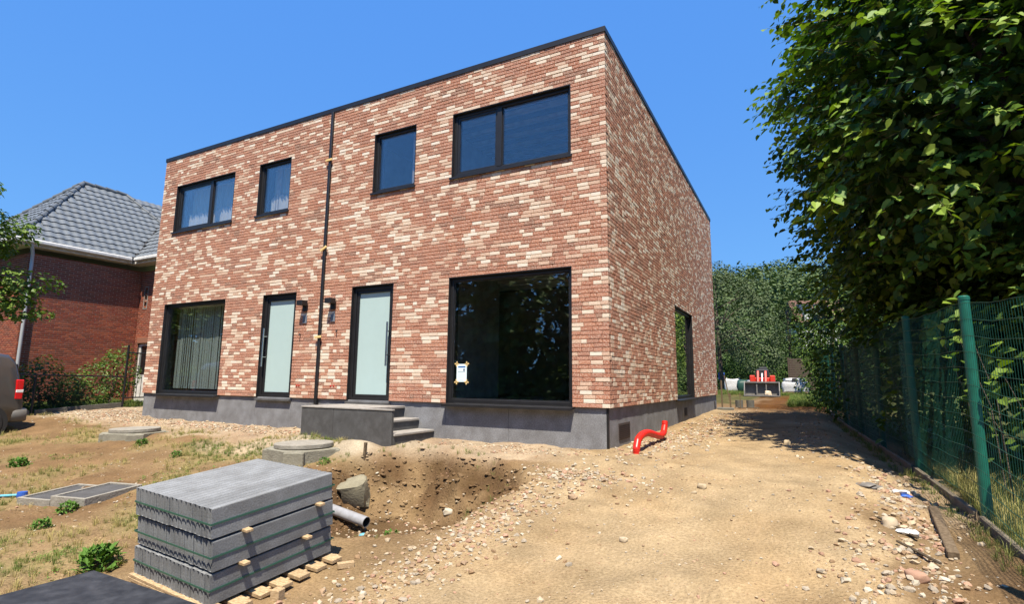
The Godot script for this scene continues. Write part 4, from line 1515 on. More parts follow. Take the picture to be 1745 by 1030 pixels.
func tree(called: String, label: String, category: String, foot: Vector3, lobes: Array, count: int, size: float, a: Color, b: Color, r0: float, seed_: int, group := "", m := "far_leaf", shell := 0.62) -> Node3D:
	var t := thing(called, label, category, foot, 0.0, group)
	var rel := []
	for l in lobes: rel.append([l[0] - foot, l[1]])
	var tr := MB.new()
	var top: Vector3 = Vector3.ZERO
	for l in rel:
		if l[0].y > top.y: top = l[0]
	limbs(tr, Vector3.ZERO, top, r0, rel, seed_)
	put("trunk", tr.mesh(), "bark", t)
	var mb := MB.new()
	cloud(mb, rel, count, size, a, b, seed_, shell)
	var o := put("crown", mb.mesh(), m, t)
	o.set_meta("kind", "stuff")
	return t


func linden() -> void:
	var foot := Vector3(5.5, gy(5.5, -1.6), -1.6)
	var t := thing("lime_tree", "large dark green lime tree overhanging the green fence and drive", "tree", foot)
	var lobes := [[Vector3(4.95, 4.5, -1.65), Vector3(2.45, 2.9, 2.6)], [Vector3(5.0, 7.6, -2.6), Vector3(2.2, 2.6, 2.8)], [Vector3(4.85, 3.0, -4.6), Vector3(2.1, 2.2, 2.4)], [Vector3(4.7, 6.0, -5.6), Vector3(2.3, 3.4, 2.6)], [Vector3(6.5, 6.0, -1.0), Vector3(2.2, 3.2, 2.0)], [Vector3(6.2, 2.2, -1.2), Vector3(1.5, 2.0, 1.6)], [Vector3(4.95, 1.4, -3.3), Vector3(1.35, 1.3, 1.5)]]
	var r := RandomNumberGenerator.new()
	r.seed = 314
	var twigs := MB.new()
	var recs := []
	var no := FastNoiseLite.new()
	no.seed = 6
	no.frequency = 0.55
	for k in lobes.size():
		var l: Array = lobes[k]
		var n := int(l[1].x * l[1].y * 135.0)
		for q in n:
			var d := Vector3(r.randfn(), r.randfn(), r.randfn()).normalized()
			var w := no.get_noise_3dv(l[0] + d * l[1])
			if w < -0.28 and r.randf() < 0.75: continue
			var reach := r.randf_range(0.62, 1.0) + 0.14 * w
			var p: Vector3 = l[0] + d * l[1] * reach
			if inside(p, lobes, k, 0.80): continue
			# a twig that runs outwards and droops, with alternate leaves
			var dir := (d * Vector3(1, 0.35, 1) + Vector3(r.randfn(), r.randfn() * 0.5, r.randfn()) * 0.5).normalized()
			var len_ := r.randf_range(0.4, 0.9)
			var m := r.randi_range(7, 12)
			var prev := p
			var pts := [p]
			var nodes := []
			for s in m:
				dir = (dir + Vector3(0, -0.045, 0) + Vector3(r.randfn(), r.randfn(), r.randfn()) * 0.07).normalized()
				prev += dir * len_ / m
				pts.append(prev)
				nodes.append(dir)
			twigs.tube([pts[0], pts[m / 2], pts[m]], [0.006, 0.004, 0.0015], 3, Color(0.8, 0.9, 0.5), false)
			var side := 1.0
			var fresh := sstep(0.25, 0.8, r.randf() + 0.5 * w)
			for s in m:
				side = -side
				var ax: Vector3 = nodes[s]
				var lat := ax.cross(Vector3.UP).normalized() * side
				var along := (lat * 0.8 + ax * 0.6 + Vector3(0, r.randf_range(-0.75, 0.0), 0) + Vector3(r.randfn(), r.randfn(), r.randfn()) * 0.2).normalized()
				var up := (Vector3.UP + d * 0.45 + Vector3(r.randfn(), r.randfn(), r.randfn()) * 0.35)
				var x := along.cross(up).normalized()
				up = x.cross(along).normalized()
				var sz := r.randf_range(0.085, 0.155) * (1.0 if s < m - 2 else 0.75)
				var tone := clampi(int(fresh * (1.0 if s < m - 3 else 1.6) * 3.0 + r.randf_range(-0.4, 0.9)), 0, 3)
				recs.append([Transform3D(Basis(x * sz, along * sz, up * sz), pts[s + 1] + along * 0.02 - foot), tone])
	# deep interior leaves
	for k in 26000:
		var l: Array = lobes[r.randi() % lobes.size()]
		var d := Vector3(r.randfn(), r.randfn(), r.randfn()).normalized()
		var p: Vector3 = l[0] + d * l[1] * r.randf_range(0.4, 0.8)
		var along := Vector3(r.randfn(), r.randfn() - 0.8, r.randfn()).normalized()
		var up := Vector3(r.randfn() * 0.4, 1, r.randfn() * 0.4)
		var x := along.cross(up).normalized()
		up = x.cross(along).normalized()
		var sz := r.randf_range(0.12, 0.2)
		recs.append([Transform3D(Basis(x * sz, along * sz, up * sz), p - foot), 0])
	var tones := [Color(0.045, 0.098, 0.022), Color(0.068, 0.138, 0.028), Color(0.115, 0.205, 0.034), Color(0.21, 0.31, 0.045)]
	var near := []
	var fwd := -cam.basis.z
	for k in recs.size():
		var p: Vector3 = recs[k][0].origin + foot - CAM
		var dep := p.dot(fwd)
		var sx := p.dot(cam.basis.x) / dep
		var sy := p.dot(cam.basis.y) / dep
		if dep > 1.0 and absf(sx) < 0.94 and absf(sy) < 0.55:
			near.append([p.length() / recs[k][0].basis.x.length(), k])
	near.sort_custom(func(p, q): return p[0] < q[0])
	var own := {}
	for k in mini(300, near.size()): own[near[k][1]] = true
	var one := []
	for c in tones:
		var m := MB.new()
		m.leaf(Transform3D(), 0, c)
		one.append(m.mesh())
	var mb := MB.new()
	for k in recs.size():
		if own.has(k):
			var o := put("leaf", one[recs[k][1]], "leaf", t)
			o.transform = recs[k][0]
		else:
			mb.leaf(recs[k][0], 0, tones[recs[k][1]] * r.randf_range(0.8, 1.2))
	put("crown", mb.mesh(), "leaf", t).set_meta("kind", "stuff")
	for k in twigs.v.size(): twigs.v[k] -= foot
	put("twigs", twigs.mesh(), "bark", t).set_meta("kind", "stuff")
	var rel := []
	for l in lobes: rel.append([l[0] - foot, l[1]])
	var tr := MB.new()
	limbs(tr, Vector3.ZERO, Vector3(-0.3, 8.0, -0.8), 0.2, rel, 5)
	put("trunk", tr.mesh(), "bark", t)


func fence_x(z: float) -> float:
	return maxf(3.28, 3.77 + 0.045 * z)


func hedges() -> void:
	var r := RandomNumberGenerator.new()
	r.seed = 55
	# overgrown hedge behind the boundary fence
	var lobes := []
	var z := 0.9
	while z > -22.0:
		var x := fence_x(z) + 0.95 + r.randf_range(-0.1, 0.15)
		if z > -2.0: x += 0.35
		if z < -7.6 and z > -16.2: x -= 0.72
		lobes.append([Vector3(x, 0.5 + r.randf_range(-0.1, 0.2), z), Vector3(0.95, 1.5 + r.randf_range(-0.1, 0.2), 0.95)])
		if z < -5.5: lobes.append([Vector3(x - 0.15, 2.0 + r.randf_range(-0.2, 0.4), z), Vector3(1.15, 1.5, 1.1)])
		z -= 1.15
	var h := thing("hedge", "dense dark green hedge growing behind the green wire fence", "hedge", Vector3(4.6, gy(4.6, -6), -6))
	var mb := MB.new()
	cloud(mb, lobes, 30000, 0.125, Color(0.032, 0.066, 0.014), Color(0.095, 0.16, 0.026), 71, 0.3, 0.2)
	for k in mb.v.size(): mb.v[k] -= h.position
	put("foliage", mb.mesh(), "far_leaf", h).set_meta("kind", "stuff")
	for l in lobes:
		var p: Vector3 = l[0]
		if p.y > 1.2: continue
		var st := MB.new()
		st.tube([Vector3(p.x, gy(p.x, p.z) - 0.1, p.z) - h.position, p - h.position + Vector3(0, 0.8, 0.1)], [0.035, 0.012], 5)
		put("stem", st.mesh(), "bark", h)
	# bright leafy shoots pushing through the fence
	var k := 0
	for s in [[4.02, 0.25, 0.9], [3.98, -0.45, 1.05], [4.15, -0.05, 0.35], [4.05, 1.35, 0.55], [4.2, 1.75, 0.25], [3.95, 0.75, 1.15], [3.7, -2.2, 0.35], [3.62, -2.9, -0.1], [3.66, -2.5, 0.75]]:
		var foot := Vector3(s[0] + 0.2, gy(s[0] + 0.2, s[1]), s[1])
		var t := thing("leafy_shoot", "bright green broad-leaved shoot pushing at the fence wires, %s" % ["low by the second post", "just above mid height", "near the foot of the mesh", "in the nearest mesh panel, higher", "in the nearest mesh panel, lower", "by the top edge of the mesh", "by the shaded net", "lowest by the shaded net", "highest by the shaded net"][k], "shoot", foot, 0.0, "shoots in the fence")
		var tip := Vector3(s[0] - 0.06, s[2], s[1]) - foot
		var sm := MB.new()
		sm.tube([Vector3(0, -0.05, 0), tip * 0.5 + Vector3(0.08, 0.1, 0), tip], [0.008, 0.006, 0.003], 5)
		put("stem", sm.mesh(), "bark", t)
		for q in 11:
			var d := Vector3(r.randfn() * 0.5 - 0.4, r.randf_range(-0.9, 0.5), r.randfn()).normalized()
			var up := (Vector3.UP + Vector3(-0.5, 0, 0.3) + Vector3(r.randfn(), 0, r.randfn()) * 0.3).normalized()
			var x := d.cross(up).normalized()
			up = x.cross(d).normalized()
			var sz := r.randf_range(0.07, 0.13)
			var lm := MB.new()
			lm.leaf(Transform3D(Basis(x * sz, d * sz, up * sz), tip + Vector3(r.randfn() * 0.05, r.randfn() * 0.14 - 0.05, r.randfn() * 0.14)), 0, Color(0.06, 0.12, 0.02).lerp(Color(0.2, 0.3, 0.04), r.randf()))
			put("leaf", lm.mesh(), "leaf", t)
		k += 1


func far_green() -> void:
	var dk := Color(0.032, 0.062, 0.018)
	var md := Color(0.085, 0.135, 0.036)
	var gr := Color(0.115, 0.15, 0.072)
	var lt := Color(0.145, 0.22, 0.042)
	# trees at the back of the plot
	tree("grey_green_tree", "tall grey-green loose-crowned tree next to the brick side wall", "tree", Vector3(-2.6, -0.3, -35), [[Vector3(-2.2, 5.6, -35), Vector3(2.6, 3.2, 2.4)], [Vector3(-0.4, 4.2, -34), Vector3(2.0, 2.6, 1.8)], [Vector3(-2.8, 8.0, -35), Vector3(1.3, 1.5, 1.2)], [Vector3(-0.3, 6.6, -35.5), Vector3(1.3, 1.5, 1.3)], [Vector3(0.1, 2.4, -33.5), Vector3(1.4, 1.6, 1.4)]], 17000, 0.15, Color(0.055, 0.08, 0.038), Color(0.125, 0.16, 0.08), 0.16, 81, "trees at the back")
	tree("conifer_tree", "dark pointed conifer behind the red loader", "tree", Vector3(2.0, -0.2, -38.6), [[Vector3(1.9, 2.6, -38.6), Vector3(1.5, 2.0, 1.2)], [Vector3(1.9, 4.3, -38.6), Vector3(1.1, 1.9, 1.1)], [Vector3(1.9, 6.0, -38.6), Vector3(0.6, 1.4, 0.6)]], 8000, 0.14, Color(0.02, 0.045, 0.014), Color(0.055, 0.092, 0.026), 0.14, 82, "trees at the back")
	tree("bushy_tree", "yellow-green bushy tree between conifer and lime tree", "tree", Vector3(4.0, -0.3, -31), [[Vector3(3.9, 3.0, -31), Vector3(1.3, 1.7, 1.3)], [Vector3(4.6, 4.4, -32), Vector3(1.5, 1.8, 1.4)], [Vector3(3.3, 1.9, -30), Vector3(0.8, 0.9, 0.8)]], 5200, 0.14, Color(0.09, 0.15, 0.03), Color(0.21, 0.29, 0.05), 0.12, 83, "trees at the back")
	tree("bushy_tree", "broad mid-green tree standing behind the grey-green tree", "tree", Vector3(-5.5, -0.2, -46), [[Vector3(-5.0, 4.6, -46), Vector3(3.6, 3.6, 3.0)], [Vector3(-1.6, 3.6, -45), Vector3(2.8, 2.7, 2.6)]], 9000, 0.22, dk, md, 0.2, 84, "trees at the back")
	tree("bushy_tree", "rounded mid-green tree behind the conifer, below the far house", "tree", Vector3(5.0, 0.0, -58), [[Vector3(4.2, 3.4, -58), Vector3(4.0, 3.6, 3.0)], [Vector3(8.5, 5.5, -60), Vector3(3.5, 4.8, 3.0)], [Vector3(-0.5, 4.6, -62), Vector3(3.0, 3.8, 3.0)]], 10000, 0.27, dk, md, 0.22, 85, "trees at the back")
	# clipped hedge
	var h := thing("clipped_hedge", "clipped green hedge with flat top behind the white bags", "hedge", Vector3(-1.6, -0.22, -38))
	var mb := MB.new()
	cloud(mb, [[Vector3(-2.2, 1.1, 0), Vector3(1.5, 1.2, 0.7)], [Vector3(0.0, 1.1, 0), Vector3(1.6, 1.15, 0.7)], [Vector3(2.0, 1.0, 0.2), Vector3(1.4, 1.05, 0.7)]], 5000, 0.16, dk, Color(0.06, 0.13, 0.02), 86, 0.5, 0.12)
	put("foliage", mb.mesh(), "far_leaf", h).set_meta("kind", "stuff")
	for x in [-2.4, -1.2, 0.0, 1.2, 2.2]:
		var st := MB.new()
		st.tube([Vector3(x, -0.1, 0), Vector3(x, 1.2, 0)], [0.04, 0.02], 5)
		put("stem", st.mesh(), "bark", h)
	# undergrowth that closes the view below the crowns
	var k2 := 0
	for q in [[-6.5, -44.0, 2.4], [-3.0, -48.0, 2.6], [0.5, -47.0, 2.2], [3.4, -46.0, 2.6], [6.2, -44.0, 2.8], [9.0, -42.0, 3.0], [5.6, -36.0, 1.9], [4.6, -27.0, 1.5]]:
		var c := Vector3(q[0], q[2] * 0.45 - 0.3, q[1])
		tree("shrub", ["dark shrub deep behind the grey-green tree", "spreading shrub behind the blue board", "low shrub straight behind the loader", "round shrub behind the brown slat fence", "tall shrub right of the slat fence", "dark shrub behind the lime tree", "rounded shrub beside the slat fence end", "small shrub behind the far netting"][k2], "shrub", Vector3(c.x, -0.3, c.z), [[c, Vector3(2.2, q[2] * 0.6, 1.2)], [c + Vector3(1.0, q[2] * 0.3, 0.2), Vector3(1.3, q[2] * 0.45, 1.0)]], 1500, 0.22, dk, md.lerp(lt, 0.25 * (k2 % 3)), 0.05, 160 + k2, "shrubs at the back", "far_leaf", 0.35)
		k2 += 1
	# shrubs on the left
	for s in [["laurel_bush", "dark glossy laurel bush behind the black fence beside the van", Vector3(-15.25, -0.5, 0.62), [[Vector3(-15.25, 0.2, 0.75), Vector3(0.62, 0.68, 0.62)], [Vector3(-15.2, 0.0, 0.15), Vector3(0.5, 0.5, 0.4)]], Color(0.025, 0.06, 0.016), Color(0.075, 0.13, 0.03), 4200],
			["leafy_bush", "lighter green bush behind the black fence near the house corner", Vector3(-15.2, -0.45, -0.95), [[Vector3(-15.2, 0.35, -0.8), Vector3(0.6, 0.72, 0.62)], [Vector3(-15.3, 0.55, -1.2), Vector3(0.6, 0.75, 0.5)], [Vector3(-15.0, -0.1, -0.4), Vector3(0.5, 0.4, 0.5)]], Color(0.045, 0.095, 0.018), Color(0.14, 0.23, 0.04), 4200]]:
		tree(s[0], s[1], "bush", s[2], s[3], s[6], 0.075, s[4], s[5], 0.03, 87, "bushes behind the black fence", "leaf", 0.45)
	# low green between the two
	tree("leafy_bush", "low straggly green bush between the laurel and the lighter bush", "bush", Vector3(-15.4, -0.5, -0.15), [[Vector3(-15.4, -0.3, -0.1), Vector3(0.4, 0.3, 0.45)]], 700, 0.06, Color(0.03, 0.06, 0.016), Color(0.10, 0.15, 0.04), 0.012, 88, "bushes behind the black fence", "leaf", 0.4)
	# maple reaching in from the left edge
	var lob := [[Vector3(-14.0, 3.85, 2.3), Vector3(0.55, 0.42, 0.75)], [Vector3(-14.0, 3.45, 2.35), Vector3(0.4, 0.35, 0.4)], [Vector3(-14.0, 2.65, 1.85), Vector3(0.55, 0.3, 0.95)], [Vector3(-14.0, 2.2, 2.0), Vector3(0.5, 0.35, 0.6)], [Vector3(-14.0, 1.85, 1.75), Vector3(0.5, 0.2, 0.65)], [Vector3(-14.2, 4.4, 3.4), Vector3(1.0, 1.0, 1.0)], [Vector3(-14.3, 2.8, 3.5), Vector3(1.0, 1.2, 1.0)]]
	tree("maple_tree", "small maple with bright green leaves reaching in before the neighbouring house", "tree", Vector3(-14.55, gy(-14.55, 3.4), 3.4), lob, 13000, 0.11, Color(0.06, 0.12, 0.022), Color(0.17, 0.26, 0.04), 0.07, 89, "", "leaf", 0.2)
	# wooded hill
	var hill := MB.new()
	for a in 40:
		for b in 14:
			var P := func(i: int, j: int) -> Vector3:
				var x := -220.0 + i * 11.0
				var z := -50.0 - j * 20.0
				return Vector3(x, -0.25 + hill_y(x, z), z)
			hill.quad(P.call(a, b), P.call(a + 1, b), P.call(a + 1, b + 1), P.call(a, b + 1), Color(0.05, 0.075, 0.022))
	hill.smooth()
	structure("hill", hill.mesh(), "ground")
	var r := RandomNumberGenerator.new()
	r.seed = 17
	var wood := MB.new()
	for k in 520:
		var x := r.randf_range(-70, 45)
		var z := r.randf_range(-275, -70)
		var g := hill_y(x, z) - 0.3
		var s := r.randf_range(4.0, 6.5)
		if g < 1.5 or (z > -105.0 and x > -3.0 and x < 11.0): continue
		var tone := r.randf()
		cloud(wood, [[Vector3(x, g + s * 0.7, z), Vector3(s * 0.75, s * 0.85, s * 0.75)], [Vector3(x + s * 0.3, g + s * 1.15, z + 1.0), Vector3(s * 0.5, s * 0.5, s * 0.5)]], 230, 0.95, Color(0.042, 0.075, 0.034).lerp(Color(0.055, 0.08, 0.036), tone), Color(0.095, 0.145, 0.058).lerp(Color(0.135, 0.185, 0.07), tone), 900 + k, 0.6, 0.2)  # greens greyed towards blue: the slight distance haze is in the leaf colours
	var wo := put("wood", wood.mesh(), "far_leaf", self)
	tag(wo, "dense broadleaf wood covering the far hill", "wood")
	wo.set_meta("kind", "stuff")
	# trees across the street, which the panes mirror
	var i := 0
	var which := ["first tree of the row across the street, beyond the neighbouring house", "second tree of the row across the street, dense and round", "third tree of the row across the street, tall and broad", "broad tree farthest along the row across the street", "round-headed tree at the dense end of the row across the street", "spreading tree across the street before the vertical blinds", "tallest tree across the street, facing the first door", "low spreading tree across the street, facing the joint strip", "round-headed tree across the street, facing the steps", "broad tree across the street, facing the large window", "dark tree across the street in line with the neighbouring house", "last tree across the street, past the lime tree"]
	for s in [[-55.0, 24.0, 13.0], [-48.0, 22.0, 12.5], [-41.5, 23.5, 13.5], [-35.0, 22.0, 13.0], [-29.0, 24.0, 14.0], [-23.0, 21.0, 12.5], [-17.0, 23.5, 12.0], [-11.8, 21.0, 10.5], [-7.0, 23.5, 11.2], [-2.0, 21.5, 9.8], [3.0, 22.5, 11.0], [8.5, 22.5, 11.4]]:
		var hgt: float = s[2]
		var f := Vector3(s[0], -1.4, s[1])
		tree("street_tree", which[i], "tree", f, [[f + Vector3(0, hgt * 0.5, 0), Vector3(3.3, hgt * 0.42, 2.6)], [f + Vector3(1.2, hgt * 0.3, -0.5), Vector3(2.8, hgt * 0.28, 2.2)], [f + Vector3(-1.0, hgt * 0.75, 0.3), Vector3(2.2, hgt * 0.25, 2.0)], [f + Vector3(-1.5, hgt * 0.28, -0.4), Vector3(2.4, hgt * 0.26, 2.0)]], 8000, 0.6, dk, md.lerp(lt, 0.3 * (i % 3)), 0.18, 120 + i, "trees across the street", "far_leaf", 0.3)
		i += 1
	# clipped hedge along the far pavement
	var fh := thing("street_hedge", "long hedge along the far side of the street", "hedge", Vector3(-12.0, -1.4, 18.5))
	mb = MB.new()
	var lb := []
	for k in 34: lb.append([Vector3(-46.0 + k * 2.0, 1.0, 0.3 * sin(k * 1.7)), Vector3(1.4, 1.4 + 0.3 * sin(k * 2.3), 0.9)])
	cloud(mb, lb, 14000, 0.3, dk, lt, 99, 0.4, 0.2)
	put("foliage", mb.mesh(), "far_leaf", fh).set_meta("kind", "stuff")
	for l in lb:
		var st := MB.new()
		st.tube([l[0] - Vector3(0, 1.1, 0), l[0]], [0.05, 0.03], 5)
		put("stem", st.mesh(), "bark", fh)


func hill_y(x: float, z: float) -> float:
	var t := sstep(-48.0, -215.0, z)
	return t * (35.0 - 0.05 * (x + 20.0) + 4.0 * relief.get_noise_2d(x * 1.3, z * 1.3))


# ---- fences -------------------------------------------------------------------------
func green_fence() -> void:
	var f := thing("wire_fence", "green welded-wire fence on round posts along the drive", "fence", Vector3(fence_x(1.25), gy(fence_x(1.25), 1.25), 1.25))
	var zs := [6.05, 3.65, 1.25, -1.14, -3.55, -5.95, -8.35, -10.75, -13.15, -15.55, -17.95, -20.3]
	for z in zs:
		var p := Vector3(fence_x(z), gy(fence_x(z), z), z) - f.position
		var m := MB.new()
		m.tube([p + Vector3(0, -0.25, 0), p + Vector3(0, 2.0, 0)], [0.044, 0.044], 14, Color.WHITE, false)
		var post := put("post", m.mesh(), "fence_green", f)
		var c := MB.new()
		c.lathe(p + Vector3(0, 1.985, 0), [Vector2(0.047, 0.0), Vector2(0.047, 0.03), Vector2(0.034, 0.042), Vector2(0.0, 0.046)], 14)
		put("cap", c.mesh(), "fence_green", post)
	var r := RandomNumberGenerator.new()
	r.seed = 12
	var sag := FastNoiseLite.new()
	sag.frequency = 0.5
	for k in zs.size() - 1:
		var za: float = zs[k]
		var zb: float = zs[k + 1]
		var m := MB.new()
		var P := func(z: float, h: float) -> Vector3:
			var s := sag.get_noise_2d(z * 1.4, h * 2.0)
			var t := (z - zb) / (za - zb)
			var y := lerpf(gy(fence_x(zb), zb, false), gy(fence_x(za), za, false), t)
			return Vector3(fence_x(z) - 0.05 + s * 0.03 * sin(PI * t), y + h + 0.03 * sag.get_noise_2d(z * 2.2, 40.0) - 0.02 * sin(PI * t), z) - f.position
		var fine := k < 6
		var dz := 0.05 if fine else 0.1
		var z := za
		while z > zb:
			for q in 4:
				var a: Vector3 = P.call(z, 0.06 + q * 0.48)
				var b: Vector3 = P.call(z, 0.06 + (q + 1) * 0.48)
				wire(m, a, b, 0.0018 if fine else 0.002)
			z -= dz
		for q in 14:
			var h := 0.06 + q * 0.148
			z = za
			while z > zb + 0.01:
				var z2 := maxf(z - 0.2, zb)
				wire(m, P.call(z, h), P.call(z2, h), 0.0027)
				z = z2
		put("wire_mesh", m.mesh(), "wire_green", f)
	# windbreak netting tied to the wire
	for n in [[-1.3, -2.0, 0.15, 1.75], [-4.2, -8.2, 0.05, 1.95], [-15.6, -20.2, 0.05, 1.9]]:
		var m := MB.new()
		var z: float = n[0]
		while z > n[1]:
			var z2 := maxf(z - 0.15, n[1])
			var a := Vector3(fence_x(z) + 0.045 + 0.01 * sin(z * 9.0), gy(fence_x(z), z, false), z) - f.position
			var b := Vector3(fence_x(z2) + 0.045 + 0.01 * sin(z2 * 9.0), gy(fence_x(z2), z2, false), z2) - f.position
			m.quad(a + Vector3(0, n[2], 0), b + Vector3(0, n[2], 0), b + Vector3(0, n[3], 0), a + Vector3(0, n[3], 0))
			z = z2
		put("netting", m.mesh(), "net_green", f)
	# concrete gravel boards at the foot
	for k in zs.size() - 1:
		if k > 7: break
		var za: float = zs[k] - 0.06
		var zb: float = zs[k + 1] + 0.06
		var a := Vector3(fence_x(za) - 0.06, gy(fence_x(za), za, false), za)
		var b := Vector3(fence_x(zb) - 0.06, gy(fence_x(zb), zb, false), zb)
		var d := (b - a).normalized()
		var m := MB.new()
		var x := d.cross(Vector3.UP).normalized()
		m.chamfer(Transform3D(Basis(d, x.cross(d).normalized(), x).orthonormalized(), (a + b) / 2.0 + Vector3(0, -0.02, 0)), Vector3(a.distance_to(b), 0.24, 0.045), 0.006, Color(0.62, 0.55, 0.46))
		single("gravel_board", m.mesh(), "concrete", "weathered concrete board edging the fence foot, %s" % ["closest to the camera", "before the nearest post", "between the first two posts", "past the second post", "fourth along in the shade", "fifth along in the shade", "sixth along in the shade", "seventh along in the shade"][k], "edging board", Vector3.ZERO, "boards along the fence foot")
	# loose timbers lying beside it
	for t in [[Vector3(3.48, 0, 1.0), Vector3(3.36, 0, 2.35), 0.05, "grey weathered timber lying on the drive edge beside the fence"], [Vector3(3.18, 0, 2.15), Vector3(2.95, 0, 1.85), 0.018, "short dark stick lying across the rubble by the fence"], [Vector3(3.25, 0, 2.55), Vector3(3.02, 0, 2.3), 0.016, "dark piece of timber lying nearest the camera in the rubble"]]:
		var a: Vector3 = t[0]
		var b: Vector3 = t[1]
		a.y = gy(a.x, a.z) + 0.03
		b.y = gy(b.x, b.z) + 0.03
		var d := (b - a).normalized()
		var x := d.cross(Vector3.UP).normalized()
		var m := MB.new()
		m.chamfer(Transform3D(Basis(d, x.cross(d).normalized(), x).orthonormalized(), Vector3.ZERO), Vector3(a.distance_to(b), t[2], t[2] * 1.5), 0.006, Color(1.4, 1.4, 1.3) if t[2] > 0.04 else Color(0.5, 0.5, 0.5))
		single("timber", m.mesh(), "old_wood", t[3], "timber", (a + b) / 2.0, "timbers by the fence")
	# dead vine at the foot of the nearest post
	var vine := MB.new()
	for k in 9:
		var p := Vector3(fence_x(1.3) - 0.08 + r.randfn() * 0.03, -0.8 + r.randf() * 0.1, 1.3 + r.randfn() * 0.06)
		var pts := [p]
		for s in 6:
			p += Vector3(-0.03 + r.randfn() * 0.02, -0.045 + r.randfn() * 0.02, 0.05 + r.randfn() * 0.035)
			p.y = maxf(p.y, gy(p.x, p.z) + 0.005)
			pts.append(p)
		vine.tube(pts, [0.006, 0.006, 0.005, 0.005, 0.004, 0.003, 0.002], 5, Color(2.2, 2.1, 1.8))
	single("dead_vine", vine.mesh(), "old_wood", "pale dead vine stems hanging at the foot of the nearest post", "vine")
	# scraps of litter
	for l in [[3.28, 0.55, "white_bag", "crumpled white plastic scrap on the rubble near the fence", 0.07], [3.32, 0.62, "blue_plastic", "crumpled blue plastic scrap on the rubble near the fence", 0.045], [3.14, 2.05, "white_bag", "flat white plastic scrap beside the dark stick", 0.06], [2.98, 0.85, "machine_grey", "grey crumpled bag on the rubble farther from the fence", 0.08]]:
		var m := MB.new()
		m.lump(Vector3.ZERO, Vector3(1.2, 0.35, 0.8) * float(l[4]), 0.8, 0.7, 60 + int(l[0] * 10), Color.WHITE, 12, 6)
		single("litter", m.mesh(), l[2], l[3], "litter", Vector3(l[0], gy(l[0], l[1]) + 0.02, l[1]), "litter by the fence")


func wire(mb: MB, a: Vector3, b: Vector3, w: float) -> void:
	var d := (b - a).normalized()
	var s := d.cross(Vector3(0.3, 0.4, 0.86)).normalized() * w
	var u := d.cross(s).normalized() * w
	var c := [s, u, -s, -u]
	for k in 4:
		var p: Vector3 = c[k]
		var q: Vector3 = c[(k + 1) % 4]
		mb.quad(a + p, a + q, b + q, b + p)


func black_fence() -> void:
	var X := -14.3
	var f := thing("chain_link_fence", "low black chain-link fence before the bushes by the neighbouring house", "fence", Vector3(X, gy(X, 0.0), 0.0))
	var zs := [3.3, 1.15, -0.88]
	for z in zs:
		var g := gy(X, z) - f.position.y
		var m := MB.new()
		m.tube([Vector3(0, g - 0.2, z), Vector3(0, (0.95 if z > 0 else 1.72) + g, z)], [0.028, 0.028], 10)
		put("post", m.mesh(), "black_metal", f)
	var rail := MB.new()
	rail.tube([Vector3(0, 0.9, 3.3), Vector3(0, 0.9, 1.15), Vector3(0, 0.88, -0.88)], [0.018, 0.018, 0.018], 8)
	put("top_rail", rail.mesh(), "black_metal", f)
	var gate := MB.new()
	gate.tube([Vector3(0, 1.55, -0.88), Vector3(0, 1.55, -1.9)], [0.02, 0.02], 8)
	gate.tube([Vector3(0, 0.3, -0.88), Vector3(0, 0.3, -1.9)], [0.02, 0.02], 8)
	for k in 9:
		gate.tube([Vector3(0, 0.3, -0.98 - k * 0.11), Vector3(0, 1.55, -0.98 - k * 0.11)], [0.008, 0.008], 5)
	put("gate", gate.mesh(), "black_metal", f)
	var m := MB.new()
	var z := 3.3
	while z > -0.85:
		for s in [-1.0, 1.0]:
			var z2: float = z + s * 0.75
			var h0 := 0.12
			var h1 := 0.88
			if z2 < -0.85 or z2 > 3.3: continue
			wire(m, Vector3(0.02 * s * 0.2, h0, z), Vector3(0.02 * s * 0.2, h1, z2), 0.0014)
		z -= 0.055
	put("wire_mesh", m.mesh(), "black_metal", f)
	for k in 2:
		var b := MB.new()
		var za: float = zs[k] - 0.05
		var zb: float = zs[k + 1] + 0.05
		var pa := Vector3(X + 0.04, gy(X, za), za)
		var pb := Vector3(X + 0.04, gy(X, zb), zb)
		var d := (pb - pa).normalized()
		var x := d.cross(Vector3.UP).normalized()
		b.chamfer(Transform3D(Basis(d, x.cross(d).normalized(), x).orthonormalized(), (pa + pb) / 2.0), Vector3(pa.distance_to(pb), 0.26, 0.04), 0.005, Color(0.42, 0.42, 0.42))
		single("kerb_board", b.mesh(), "concrete", "dark concrete board under the black fence, %s" % ["beside the van", "towards the house corner"][k], "edging board", Vector3.ZERO, "boards under the black fence")


